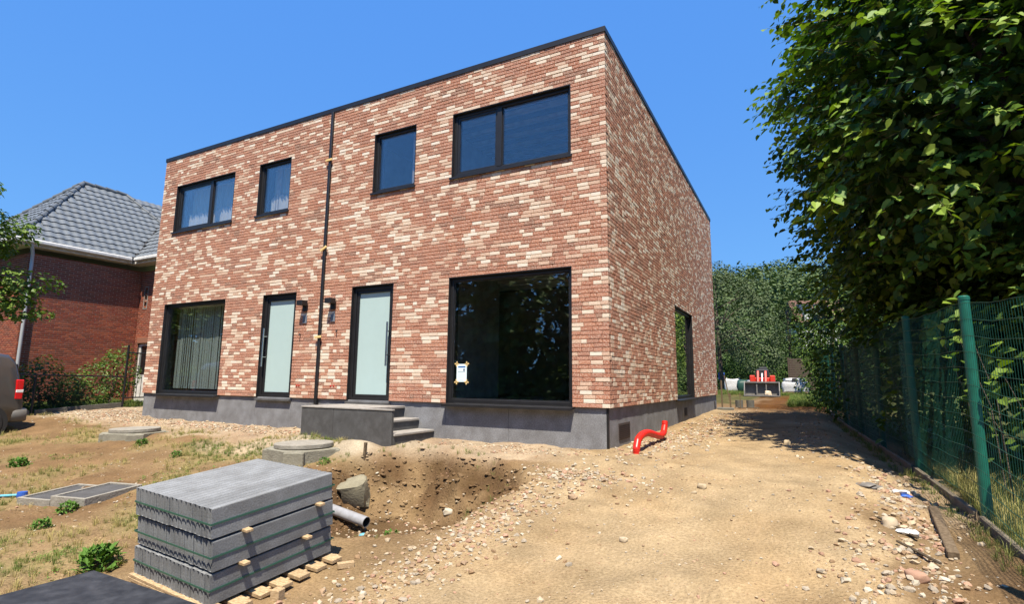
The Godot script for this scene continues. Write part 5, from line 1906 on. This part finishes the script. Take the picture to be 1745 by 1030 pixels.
# ---- vehicles ---------------------------------------------------------------------------
func van() -> void:
	var g := gy(-12.6, 3.2)
	var v := thing("van", "dark grey panel van, rear end with red tail lamp, parked by the black fence", "van", Vector3(-12.85, g, 4.35))
	# local z: rear at -2.15, front at +2.2; half width 0.88
	var st := [[-2.17, 0.42, 0.95, 0.80], [-2.12, 0.36, 1.05, 0.86], [-2.06, 0.33, 1.38, 0.87], [-1.98, 0.32, 1.62, 0.875], [-1.86, 0.32, 1.73, 0.88], [-1.5, 0.32, 1.79, 0.88], [-0.5, 0.32, 1.81, 0.88], [0.5, 0.32, 1.80, 0.88], [1.0, 0.32, 1.70, 0.87], [1.35, 0.33, 1.32, 0.86], [1.6, 0.34, 1.10, 0.85], [2.05, 0.36, 0.95, 0.80], [2.2, 0.42, 0.75, 0.68]]
	var body := MB.new()
	var rings := []
	for s in st:
		var y0: float = s[1]
		var y1: float = s[2]
		var w: float = s[3]
		var ringp := []
		var h := y1 - y0
		for p in [[0.0, 0.0], [0.92, 0.0], [0.99, 0.06], [1.0, 0.25], [1.0, 0.45], [0.985, 0.58], [0.93, 0.78], [0.87, 0.92], [0.78, 0.985], [0.5, 1.0], [0.0, 1.005]]:
			ringp.append(Vector3(w * p[0], y0 + h * p[1], s[0]))
		var back := ringp.duplicate()
		back.reverse()
		for p in back.slice(1, back.size() - 1): ringp.append(Vector3(-p.x, p.y, p.z))
		rings.append(ringp)
	for k in rings.size() - 1:
		var n: int = rings[k].size()
		for q in n:
			body.out_quad(rings[k][q], rings[k][(q + 1) % n], rings[k + 1][(q + 1) % n], rings[k + 1][q], Vector3(0, 0.95, st[k][0] + 0.05 if k > 1 else 0.0), Color.WHITE)
	for e in [0, rings.size() - 1]:
		var n: int = rings[e].size()
		for q in n: body.out_tri(Vector3(0, 0.68, st[e][0]), rings[e][q], rings[e][(q + 1) % n], Vector3(0, 0.68, 0), Color.WHITE)
	body.smooth(0, 0.6)
	put("body", body.mesh(), "van_paint", v)
	for s in [-1.0, 1.0]:
		var lamp := MB.new()
		lamp.cbox(Vector3(s * 0.80, 0.80, -2.11), Vector3(s * 0.892, 1.20, -1.985), 0.014)
		var tl := put("tail_lamp", lamp.mesh(), "lamp_red", v)
		lamp = MB.new()
		lamp.cbox(Vector3(s * 0.80, 0.93, -2.116), Vector3(s * 0.895, 1.0, -1.99), 0.01)
		put("clear_lens", lamp.mesh(), "lamp_clear", tl)
		lamp = MB.new()
		lamp.cbox(Vector3(s * 0.6, 0.72, 1.95), Vector3(s * 0.86, 0.9, 2.1), 0.03)
		put("headlight", lamp.mesh(), "lamp_clear", v)
		var sw := MB.new()
		sw.prism(Transform3D(Basis(Vector3(0, 0, 1), Vector3(-0.115 * s, 1, 0).normalized(), Vector3(s, 0.1, 0).normalized()), Vector3(s * 0.862, 1.19, 0)), PackedVector2Array([Vector2(0.25, 0), Vector2(1.15, 0), Vector2(0.82, 0.36), Vector2(0.25, 0.42)]), 0.012)
		put("side_window", sw.mesh(), "dark_glass", v)
		var hd := MB.new()
		hd.cbox(Vector3(s * 0.878, 0.98, -1.62), Vector3(s * 0.905, 1.015, -1.42), 0.008)
		put("door_handle", hd.mesh(), "steel", v)
		var tr := MB.new()
		tr.cbox(Vector3(s * 0.876, 0.5, -1.05), Vector3(s * 0.9, 0.6, 1.0), 0.01)
		put("side_strip", tr.mesh(), "van_plastic", v)
		var mi := MB.new()
		mi.lump(Vector3(s * 0.98, 1.15, 1.0), Vector3(0.09, 0.11, 0.06), 0.6, 0.0, 3)
		put("wing_mirror", mi.mesh(), "van_plastic", v)
		for z in [-1.56, 1.42]:
			var arch := MB.new()
			arch.tube([Vector3(s * 0.66, 0.33, z), Vector3(s * 0.884, 0.33, z)], [0.37, 0.37], 24)
			put("wheel_arch", arch.mesh(), "tyre", v)
			var wh := MB.new()
			wh.tube([Vector3(s * 0.70, 0.31, z), Vector3(s * 0.72, 0.31, z), Vector3(s * 0.87, 0.31, z), Vector3(s * 0.892, 0.31, z)], [0.29, 0.315, 0.315, 0.28], 24)
			var wheel := put("wheel", wh.mesh(), "tyre", v)
			wh = MB.new()
			wh.tube([Vector3(s * 0.88, 0.31, z), Vector3(s * 0.898, 0.31, z), Vector3(s * 0.902, 0.31, z)], [0.2, 0.19, 0.08], 16)
			put("rim", wh.mesh(), "zinc", wheel)
	var bp := MB.new()
	bp.lump(Vector3(0, 0.47, -2.1), Vector3(0.885, 0.15, 0.17), 0.28, 0.0, 2, Color.WHITE, 32, 10)
	put("rear_bumper", bp.mesh(), "van_plastic", v)
	var rw := MB.new()
	rw.boxt(Transform3D(Basis(Vector3(1, 0, 0), 0.22), Vector3(0, 1.33, -2.078)), Vector3(1.3, 0.4, 0.02))
	put("rear_window", rw.mesh(), "dark_glass", v)
	var ws := MB.new()
	ws.boxt(Transform3D(Basis(Vector3(1, 0, 0), -0.78), Vector3(0, 1.5, 1.2)), Vector3(1.35, 0.56, 0.02))
	put("windscreen", ws.mesh(), "dark_glass", v)


func loader() -> void:
	var g := gy(0.5, -27.6)
	var L := thing("compact_loader", "red compact loader with a wide grey bucket facing the drive", "loader", Vector3(0.45, g, -27.6))
	var b := MB.new()
	b.box(Vector3(-0.92, 0.06, 0.0), Vector3(0.92, 0.1, 0.75))
	b.box(Vector3(-0.92, 0.1, 0.0), Vector3(0.92, 0.82, 0.05))
	for x in [-0.94, 0.9]:
		b.prism(Transform3D(Basis(Vector3(0, 0, 1), Vector3(0, 1, 0), Vector3(-1, 0, 0)), Vector3(x + 0.04, 0.06, 0)), PackedVector2Array([Vector2(0, 0), Vector2(0.75, 0), Vector2(0.7, 0.3), Vector2(0.35, 0.8), Vector2(0, 0.8)]), 0.04)
	b.box(Vector3(-0.95, 0.04, 0.74), Vector3(0.95, 0.1, 0.82))
	b.box(Vector3(-0.92, 0.8, 0.0), Vector3(0.92, 0.88, 0.32))
	b.box(Vector3(-0.3, 0.1, 0.05), Vector3(-0.24, 0.8, 0.28))
	b.box(Vector3(0.2, 0.1, 0.05), Vector3(0.26, 0.8, 0.28))
	put("bucket", b.mesh(), "machine_grey", L)
	for x in [-0.22, 0.2]:
		var a := MB.new()
		a.chamfer(Transform3D(Basis(Vector3(1, 0, 0), -0.5), Vector3(x, 1.0, -0.35)), Vector3(0.11, 1.1, 0.16), 0.01)
		put("lift_arm", a.mesh(), "machine_red", L)
	var cyl := MB.new()
	cyl.tube([Vector3(0, 0.7, -0.05), Vector3(0, 1.35, -0.6)], [0.04, 0.055], 10)
	put("ram", cyl.mesh(), "zinc", L)
	var body := MB.new()
	body.cbox(Vector3(-0.42, 0.42, -2.1), Vector3(0.42, 1.12, -0.6), 0.05)
	put("body", body.mesh(), "machine_red", L)
	for x in [-0.55, 0.55]:
		var fm := MB.new()
		fm.cbox(Vector3(x - 0.14, 0.62, -1.0), Vector3(x + 0.14, 1.25, -0.5), 0.04)
		put("mudguard", fm.mesh(), "machine_red", L)
	var hood := MB.new()
	hood.cbox(Vector3(-0.36, 1.13, -1.5), Vector3(0.36, 1.62, -0.75), 0.06)
	put("console", hood.mesh(), "machine_black", L)
	var seat := MB.new()
	seat.cbox(Vector3(-0.25, 1.14, -2.0), Vector3(0.25, 1.3, -1.52), 0.05)
	seat.cbox(Vector3(-0.25, 1.3, -2.08), Vector3(0.25, 1.78, -1.96), 0.05)
	put("seat", seat.mesh(), "machine_black", L)
	for x in [-0.62, 0.62]:
		for z in [-0.85, -1.95]:
			var w := MB.new()
			w.tube([Vector3(x - 0.13, 0.34, z), Vector3(x - 0.1, 0.34, z), Vector3(x + 0.1, 0.34, z), Vector3(x + 0.13, 0.34, z)], [0.3, 0.35, 0.35, 0.3], 20)
			put("wheel", w.mesh(), "tyre", L)
	var rock := MB.new()
	rock.lump(Vector3(0.32, 0.2, 0.45), Vector3(0.17, 0.15, 0.15), 0.7, 0.4, 8, Color(0.9, 0.72, 0.5))
	for k in rock.v.size(): rock.v[k] += L.position
	single("sandstone_block", rock.mesh(), "stone", "tan lump of stone lying in the loader bucket", "stone")


func yard() -> void:
	# goods at the back of the plot
	var t := thing("bulk_bag", "white bulk bag left of the loader, beside the green bag", "bag", Vector3(-1.72, gy(-1.7, -33.5), -33.5))
	var m := MB.new()
	m.lump(Vector3(0, 0.43, 0), Vector3(0.55, 0.46, 0.5), 0.35, 0.18, 3)
	put("sack", m.mesh(), "white_bag", t)
	for x in [-0.4, 0.4]:
		m = MB.new()
		m.tube([Vector3(x, 0.85, -0.3), Vector3(x, 0.98, -0.05), Vector3(x, 0.85, 0.3)], [0.02, 0.02, 0.02], 5)
		put("loop", m.mesh(), "white_bag", t)
	t = thing("bulk_bag", "second white bulk bag half hidden behind the green bag", "bag", Vector3(-0.5, gy(-0.5, -33.8), -33.8))
	m = MB.new()
	m.lump(Vector3(0, 0.4, 0), Vector3(0.5, 0.42, 0.5), 0.35, 0.18, 5)
	put("sack", m.mesh(), "white_bag", t)
	m = MB.new()
	m.lump(Vector3.ZERO, Vector3(0.36, 0.46, 0.34), 0.6, 0.25, 7)
	single("rubbish_sack", m.mesh(), "green_bag", "full dark green sack standing before the white bulk bags", "sack", Vector3(-0.98, gy(-1, -32.2) + 0.42, -32.2))
	t = thing("wrapped_goods", "pallet of white-wrapped goods right of the loader", "pallet load", Vector3(2.15, gy(2.1, -31.5), -31.5))
	for k in 3:
		m = MB.new()
		m.cbox(Vector3(-0.72 + k * 0.63, 0, -0.5), Vector3(-0.62 + k * 0.63, 0.1, 0.5))
		put("bearer", m.mesh(), "wood", t)
	for k in 6:
		m = MB.new()
		m.cbox(Vector3(-0.78, 0.102, -0.5 + k * 0.18), Vector3(0.78, 0.125, -0.39 + k * 0.18))
		put("deck_board", m.mesh(), "wood", t)
	m = MB.new()
	m.lump(Vector3(0, 0.45, 0), Vector3(0.76, 0.33, 0.5), 0.25, 0.12, 11, Color(0.8, 0.82, 0.85))
	put("wrapped_block", m.mesh(), "white_bag", t)
	m = MB.new()
	m.lump(Vector3(-0.05, 0.88, 0), Vector3(0.6, 0.13, 0.42), 0.5, 0.35, 12, Color(0.95, 0.97, 1.0))
	put("wrapped_block", m.mesh(), "white_bag", t)
	m = MB.new()
	m.cbox(Vector3(-0.16, 0.84, 0.32), Vector3(0.12, 1.0, 0.5), 0.01)
	put("dark_box", m.mesh(), "machine_black", t)
	# brown slatted fence panel at the back
	t = thing("slat_fence", "dark brown horizontal slat fence panel behind the wrapped goods", "fence", Vector3(2.9, gy(2.9, -37), -37.0))
	for k in 14:
		m = MB.new()
		m.box(Vector3(-1.1, 0.12 + k * 0.165, -0.012), Vector3(1.5, 0.265 + k * 0.165, 0.012))
		put("slat", m.mesh(), "brown_slat", t)
	for x in [-1.14, 0.2, 1.5]:
		m = MB.new()
		m.box(Vector3(x - 0.05, -0.1, -0.09), Vector3(x + 0.05, 2.5, -0.014))
		put("post", m.mesh(), "brown_slat", t)
	# blue sign on a stake
	t = thing("blue_sign", "small blue board on a thin stake before the clipped hedge", "sign", Vector3(-2.75, gy(-2.7, -36.0), -36.0))
	m = MB.new()
	m.tube([Vector3(0, -0.1, 0), Vector3(0, 1.5, 0)], [0.02, 0.02], 6)
	put("stake", m.mesh(), "old_wood", t)
	m = MB.new()
	m.cbox(Vector3(-0.22, 0.85, 0.022), Vector3(0.22, 1.35, 0.04))
	put("board", m.mesh(), "blue_plastic", t)
	# stakes, slab and pots by the far corner
	var k := 0
	for s in [[0.08, -11.95, 0.95, 0.03, 0.0], [0.28, -12.0, 1.1, 0.018, 0.16], [0.30, -12.3, 0.5, 0.03, 0.02], [0.62, -12.2, 0.5, 0.014, 0.0]]:
		m = MB.new()
		m.boxt(Transform3D(Basis(Vector3(0, 0, 1), s[4]), Vector3(0, s[2] / 2.0 - 0.08, 0)), Vector3(s[3] * 1.6, s[2] + 0.16, s[3] * 1.6), Color(2.6, 2.3, 1.7))
		single("stake", m.mesh(), "old_wood", ["pale upright stake against the far corner of the side wall", "tall thin stake leaning towards the side wall", "thick short stake past the far corner", "thin upright rod standing farthest from the side wall"][k], "stake", Vector3(s[0], gy(s[0], s[1]), s[1]), "stakes past the far corner")
		k += 1
	m = MB.new()
	m.boxt(Transform3D(Basis(Vector3.UP, 0.9), Vector3(0, 0.03, 0)), Vector3(0.9, 0.05, 0.06))
	single("timber", m.mesh(), "old_wood", "dark plank lying on the ground past the far corner", "timber", Vector3(0.85, gy(0.85, -12.6), -12.6), "timbers past the corner")
	m = MB.new()
	m.chamfer(Transform3D(Basis(Vector3.UP, 0.1), Vector3(0, 0.03, 0)), Vector3(0.5, 0.09, 0.4), 0.01, Color(0.5, 0.52, 0.52))
	single("paving_slab", m.mesh(), "concrete", "small grey slab lying at the far corner of the side wall", "slab", Vector3(0.25, gy(0.25, -11.35), -11.35))
	for q in [[0.52, -12.9, "left grey concrete tube of the pair past the far corner"], [0.86, -13.1, "right grey concrete tube of the pair past the far corner"]]:
		m = MB.new()
		m.lathe(Vector3(0, -0.05, 0), [Vector2(0.0, 0.02), Vector2(0.1, 0.02), Vector2(0.125, 0.0), Vector2(0.125, 0.32), Vector2(0.1, 0.32), Vector2(0.1, 0.05), Vector2(0.0, 0.05)], 18, Color(0.42, 0.44, 0.45))
		single("concrete_tube", m.mesh(), "concrete", q[2], "concrete tube", Vector3(q[0], gy(q[0], q[1]), q[1]), "concrete tubes past the corner")
	# house on the slope
	var g := hill_y(8.0, -98.0)
	t = thing("far_house", "distant house with brown roof and solar panels among the trees", "house", Vector3(5.2, 6.2, -96.0), 0.25)
	m = MB.new()
	m.box(Vector3(-3.6, -8.0, -4.0), Vector3(3.6, 4.0, 4.0))
	put("wall", m.mesh(), "white_paint", t)
	m = MB.new()
	m.prism(Transform3D(Basis(Vector3(0, 0, 1), Vector3(0, 1, 0), Vector3(-1, 0, 0)), Vector3(4.0, 4.02, 0)), PackedVector2Array([Vector2(-4.5, 0), Vector2(4.5, 0), Vector2(0, 4.2)]), 8.0)
	var rf := put("roof", m.mesh(), "far_roof", t)
	for x in [-1.9, 0.6]:
		m = MB.new()
		m.boxt(Transform3D(Basis(Vector3(1, 0, 0), 0.75), Vector3(x, 6.5, 2.05)), Vector3(2.2, 0.06, 2.4))
		put("solar_panel", m.mesh(), "panel_blue", rf)
	m = MB.new()
	m.box(Vector3(-2.6, 4.4, 2.2), Vector3(-0.6, 5.6, 4.2))
	put("dormer", m.mesh(), "white_paint", rf)


# ---- the neighbouring house ------------------------------------------------------------------
const NREDS := [Color(0.36, 0.105, 0.062), Color(0.30, 0.09, 0.055), Color(0.42, 0.135, 0.078), Color(0.34, 0.125, 0.08), Color(0.27, 0.095, 0.062)]


func neighbour_wall(h: Node3D, called: String, t: Transform3D, length: float, openings: Array, seed_: int) -> Node3D:
	var mb := MB.new()
	backing(mb, length, 4.5, openings, -0.008, -0.3, 0.012)
	var w := put(called, mb.mesh(), "mortar_pale", h)
	w.transform = t
	var bm := MB.new()
	var r := RandomNumberGenerator.new()
	r.seed = seed_
	var k := 0
	while k * 0.065 < 4.5:
		var x := -0.1 * (k % 2)
		var y := k * 0.065
		while x < length:
			var a := maxf(x, 0.0)
			var b := minf(x + 0.203, length)
			var cut := false
			for o in openings:
				if y + 0.03 > o[2] and y + 0.03 < o[3] and b > o[0] and a < o[1]:
					if a < o[0]: b = o[0]
					elif b > o[1]: a = o[1]
					else: cut = true
			if not cut and b - a > 0.03:
				brick_shape(bm, Vector3(a, y, 0), b - a, 0.050, 0.05, 0.0, NREDS[r.randi() % 5])
			x += 0.215
		k += 1
	put("brickwork", bm.mesh(), "red_brick", w).set_meta("kind", "stuff")
	return w


func neighbour() -> void:
	var m0 := mat("mortar_pale", lin(0.42, 0.33, 0.26), 0.97)
	m0.metallic_specular = 0.2
	var h := thing("brick_bungalow", "neighbouring dark red brick house with slate-grey hipped tile roof", "house", Vector3(-18.0, -0.5, 0.36))
	var o := -h.position
	var B := -0.5
	# side wall that faces the plot, front wall, wing wall
	neighbour_wall(h, "side_wall", Transform3D(Basis(Vector3(0, 0, -1), Vector3.UP, Vector3(1, 0, 0)), o + Vector3(-17.8, B, 0.36)), 3.2, [], 301)
	neighbour_wall(h, "front_wall", Transform3D(Basis(), o + Vector3(-22.2, B, 0.362)), 4.39, [[1.2, 2.6, 0.9, 2.3]], 302)
	var wing := neighbour_wall(h, "wing_wall", Transform3D(Basis(), o + Vector3(-18.0, B, -2.84)), 2.2, [[0.38, 1.12, -1.0, 2.03], [0.50, 0.66, 3.28, 3.44], [0.50, 0.66, 3.52, 3.68], [0.50, 0.66, 3.76, 3.92]], 303)
	neighbour_wall(h, "wing_side_wall", Transform3D(Basis(Vector3(0, 0, -1), Vector3.UP, Vector3(1, 0, 0)), o + Vector3(-15.8, B, -2.842)), 4.6, [], 304)
	for k in 3:
		var g := MB.new()
		g.box(Vector3(0.502, 3.282 + k * 0.24, -0.1), Vector3(0.658, 3.438 + k * 0.24, -0.08))
		put("pane", g.mesh(), "dark_glass", wing)
	var fr := MB.new()
	ring(fr, 0.46, 0.70, 3.2, 3.99, 0.035, 0.001, 0.006, 0.001)
	put("window_surround", fr.mesh(), "tread", wing)
	var dm := MB.new()
	ring(dm, 0.385, 1.115, 0.0, 2.02, 0.09, -0.12, -0.06)
	dm.cbox(Vector3(0.475, 0.09, -0.11), Vector3(1.025, 0.95, -0.07))
	var dr := put("door", dm.mesh(), "white_paint", wing)
	dm = MB.new()
	dm.box(Vector3(0.47, 0.95, -0.1), Vector3(1.03, 1.935, -0.09))
	put("pane", dm.mesh(), "dark_glass", dr)
	dm = MB.new()
	dm.cbox(Vector3(0.34, 2.03, 0.004), Vector3(1.16, 2.22, 0.012), 0.002)
	put("lintel", dm.mesh(), "terracotta", wing)
	var wf := MB.new()
	ring(wf, -20.998, -19.602, 0.402, 1.798, 0.08, 0.2, 0.28)
	for k in wf.v.size(): wf.v[k] += o
	var wn := put("window", wf.mesh(), "white_paint", h)
	wf = MB.new()
	wf.box(o + Vector3(-20.92, 0.48, 0.22), o + Vector3(-19.68, 1.72, 0.24))
	put("pane", wf.mesh(), "dark_glass", wn)
	var rest := MB.new()
	rest.box(o + Vector3(-22.2, B, -5.2), o + Vector3(-21.9, 4.0, 0.05))
	rest.box(o + Vector3(-21.898, B, -7.2), o + Vector3(-16.12, 4.0, -6.9))
	put("rear_wall", rest.mesh(), "terracotta", h)
	# hipped roof: eaves at 4.42, ridge at 7.27; the wing has its own slope towards the street
	var E := 4.42
	var R := 7.27
	var ex := -17.6
	var ez := 0.76
	var ax := -20.1
	var az := -1.72
	var bz := -3.15
	var wx := -22.6
	var bk := -5.65
	var tiles := MB.new()
	var s: float = (R - E) / 2.5
	tile_shape(tiles)
	var tm := tiles.mesh()
	var base := MB.new()
	var A := Vector3(ax, R, az)
	var Bp := Vector3(ax, R, bz)
	var c1 := Vector3(ex, E, ez)
	var c2 := Vector3(wx, E, ez)
	var c3 := Vector3(wx, E, bk)
	var c4 := Vector3(ex, E, bk)
	for q in [[c1, c4, Bp, A], [c2, c1, A, A], [c3, c2, A, Bp], [c4, c3, Bp, Bp]]:
		if q[2] == q[3]: base.tri(q[0] + o, q[1] + o, q[2] + o)
		else: base.quad(q[0] + o, q[1] + o, q[2] + o, q[3] + o)
	# wing roof: slope to the street, ridge along x
	var v1 := Vector3(-17.6, E, -2.44)
	var wr := 1.95
	var v2 := Vector3(-17.6 - wr, E + wr * s, -2.44 - wr)
	var v3 := Vector3(-15.4, E, -2.44)
	var v4 := Vector3(-15.4 - 1.0, E + wr * s, -2.44 - wr)
	base.quad(v1 + o, v3 + o, v4 + o, v2 + o)
	base.tri(v3 + o, Vector3(-15.4, E, -6.34) + o, v4 + o)
	base.quad(Vector3(-15.4, E, -6.34) + o, Vector3(-19.5, E, -6.34) + o, v2 + o, v4 + o)
	base.quad(o + Vector3(wx + 0.02, E - 0.02, ez - 0.02), o + Vector3(wx + 0.02, E - 0.02, bk), o + Vector3(ex - 0.02, E - 0.02, bk), o + Vector3(ex - 0.02, E - 0.02, ez - 0.02))
	var roof := put("roof", base.mesh(), "roof_tile", h)
	var r := RandomNumberGenerator.new()
	r.seed = 44
	# tiles row by row on the three slopes in view
	tile_slope(roof, tm, c1 + o, Vector3(0, 0, -1), Vector3(-1, s, 0).normalized(), 3.75 + 2.4, func(u: float, w: float) -> bool:
		var run: float = w / sqrt(1.0 + s * s)
		return u > run + 0.05 and (u < 3.2 + run + 0.05), r, 3.78)
	tile_slope(roof, tm, c2 + o, Vector3(1, 0, 0), Vector3(0, s, -1).normalized(), 5.0, func(u: float, w: float) -> bool:
		var run: float = w / sqrt(1.0 + s * s)
		return u > run + 0.05 and u < 5.0 - run - 0.05, r, 3.7)
	tile_slope(roof, tm, v1 + o + Vector3(-2.0, 0, 0), Vector3(1, 0, 0), Vector3(0, s, -1).normalized(), 4.2, func(u: float, w: float) -> bool:
		var run: float = w / sqrt(1.0 + s * s)
		return u > 2.0 - run + 0.05 and u < 4.15 - run * 0.5, r, 2.7)
	var hips := MB.new()
	for q in [[c1, A], [c2, A], [A, Bp], [c4, Bp], [v2, v4]]:
		var n := int(q[0].distance_to(q[1]) / 0.33)
		for k in n:
			var p: Vector3 = q[0].lerp(q[1], float(k) / n) + o + Vector3(0, 0.05, 0)
			var p2: Vector3 = q[0].lerp(q[1], (k + 1.08) / n) + o + Vector3(0, 0.03, 0)
			hips.tube([p, p2], [0.085, 0.07], 8, Color(0.75, 0.75, 0.75))
	put("ridge_tiles", hips.mesh(), "roof_tile", roof)
	var val := MB.new()
	val.tube([v1 + o + Vector3(0, 0.02, 0), v2 + o + Vector3(0, 0.02, 0)], [0.05, 0.05], 6)
	put("valley", val.mesh(), "machine_black", roof)
	# white eaves and gutter
	var ev := MB.new()
	ev.cbox(o + Vector3(ex - 0.42, E - 0.2, -2.44 + 0.06), o + Vector3(ex, E - 0.035, ez - 0.002), 0.01)
	ev.cbox(o + Vector3(wx, E - 0.2, ez - 0.42), o + Vector3(ex - 0.422, E - 0.035, ez - 0.002), 0.01)
	ev.cbox(o + Vector3(ex - 0.42, E - 0.2, -2.84), o + Vector3(-15.4, E - 0.035, -2.442), 0.01)
	put("eaves", ev.mesh(), "white_paint", h)
	var gu := MB.new()
	gu.cbox(o + Vector3(ex + 0.002, E - 0.13, -2.32), o + Vector3(ex + 0.13, E + 0.0, ez + 0.13), 0.03)
	gu.cbox(o + Vector3(wx, E - 0.13, ez + 0.002), o + Vector3(ex - 0.002, E + 0.0, ez + 0.13), 0.03)
	gu.cbox(o + Vector3(ex + 0.135, E - 0.13, -2.438), o + Vector3(-15.4, E + 0.0, -2.32), 0.03)
	put("gutter", gu.mesh(), "white_paint", h)
	var dp := MB.new()
	dp.tube([o + Vector3(-17.55, E - 0.12, 0.42), o + Vector3(-17.68, E - 0.42, 0.32), o + Vector3(-17.72, E - 0.7, 0.3), o + Vector3(-17.72, B, 0.3)], [0.045, 0.045, 0.045, 0.045], 10)
	put("downpipe", dp.mesh(), "zinc", h)
	var ch := MB.new()
	ch.tube([o + Vector3(-18.9, 5.6, -4.3), o + Vector3(-18.9, 6.75, -4.3)], [0.09, 0.09], 10)
	ch.lathe(o + Vector3(-18.9, 6.8, -4.3), [Vector2(0.0, 0), Vector2(0.17, 0), Vector2(0.17, 0.04), Vector2(0.0, 0.1)], 12)
	put("flue", ch.mesh(), "zinc", roof)


func tile_shape(mb: MB) -> void:
	# x across 0.26, y up the slope 0.33, z off the slope; a shallow double wave with a thick lower edge
	var n := 6
	for k in n:
		var x0 := -0.13 + 0.26 * k / n
		var x1 := -0.13 + 0.26 * (k + 1) / n
		var h0 := 0.012 * cos(TAU * (x0 / 0.26) * 1.0)
		var h1 := 0.012 * cos(TAU * (x1 / 0.26) * 1.0)
		mb.quad(Vector3(x0, 0, 0.058 + h0), Vector3(x1, 0, 0.058 + h1), Vector3(x1, 0.33, 0.022 + h1), Vector3(x0, 0.33, 0.022 + h0))
		mb.quad(Vector3(x0, 0, 0.018 + h0), Vector3(x1, 0, 0.018 + h1), Vector3(x1, 0, 0.058 + h1), Vector3(x0, 0, 0.058 + h0))
	mb.quad(Vector3(0.13, 0, 0.006), Vector3(0.13, 0.33, -0.01), Vector3(0.13, 0.33, 0.01), Vector3(0.13, 0, 0.046))


func tile_slope(roof: Node3D, tm: Mesh, corner: Vector3, along: Vector3, up: Vector3, length: float, keep: Callable, r: RandomNumberGenerator, high: float) -> void:
	var n := along.cross(up).normalized()
	var rows := int(high / 0.265)
	for a in rows:
		var w := a * 0.265 - 0.02
		for b in int(length / 0.25) + 1:
			var u := b * 0.25 + 0.12
			if not keep.call(u, w + 0.13): continue
			var o := put("roof_tile", tm, "roof_tile", roof)
			o.transform = Transform3D(Basis(along, up, n), corner + along * u + up * w + n * r.randf_range(0.0, 0.006))


# ---- all together -------------------------------------------------------------------------------
func _ready() -> void:
	rng.seed = 2024
	relief.seed = 1
	relief.frequency = 0.01
	relief.fractal_octaves = 4
	patches.seed = 2
	patches.frequency = 0.01
	patches.fractal_octaves = 4
	clods.seed = 3
	clods.frequency = 0.01
	clods.fractal_octaves = 3
	stage()
	materials()
	ground()
	house()
	fittings()
	furnishings()
	neighbour()
	green_fence()
	black_fence()
	van()
	loader()
	yard()
	kerbs()
	boards()
	concrete_bits()
	linden()
	hedges()
	far_green()
	rubble()
	grasses()
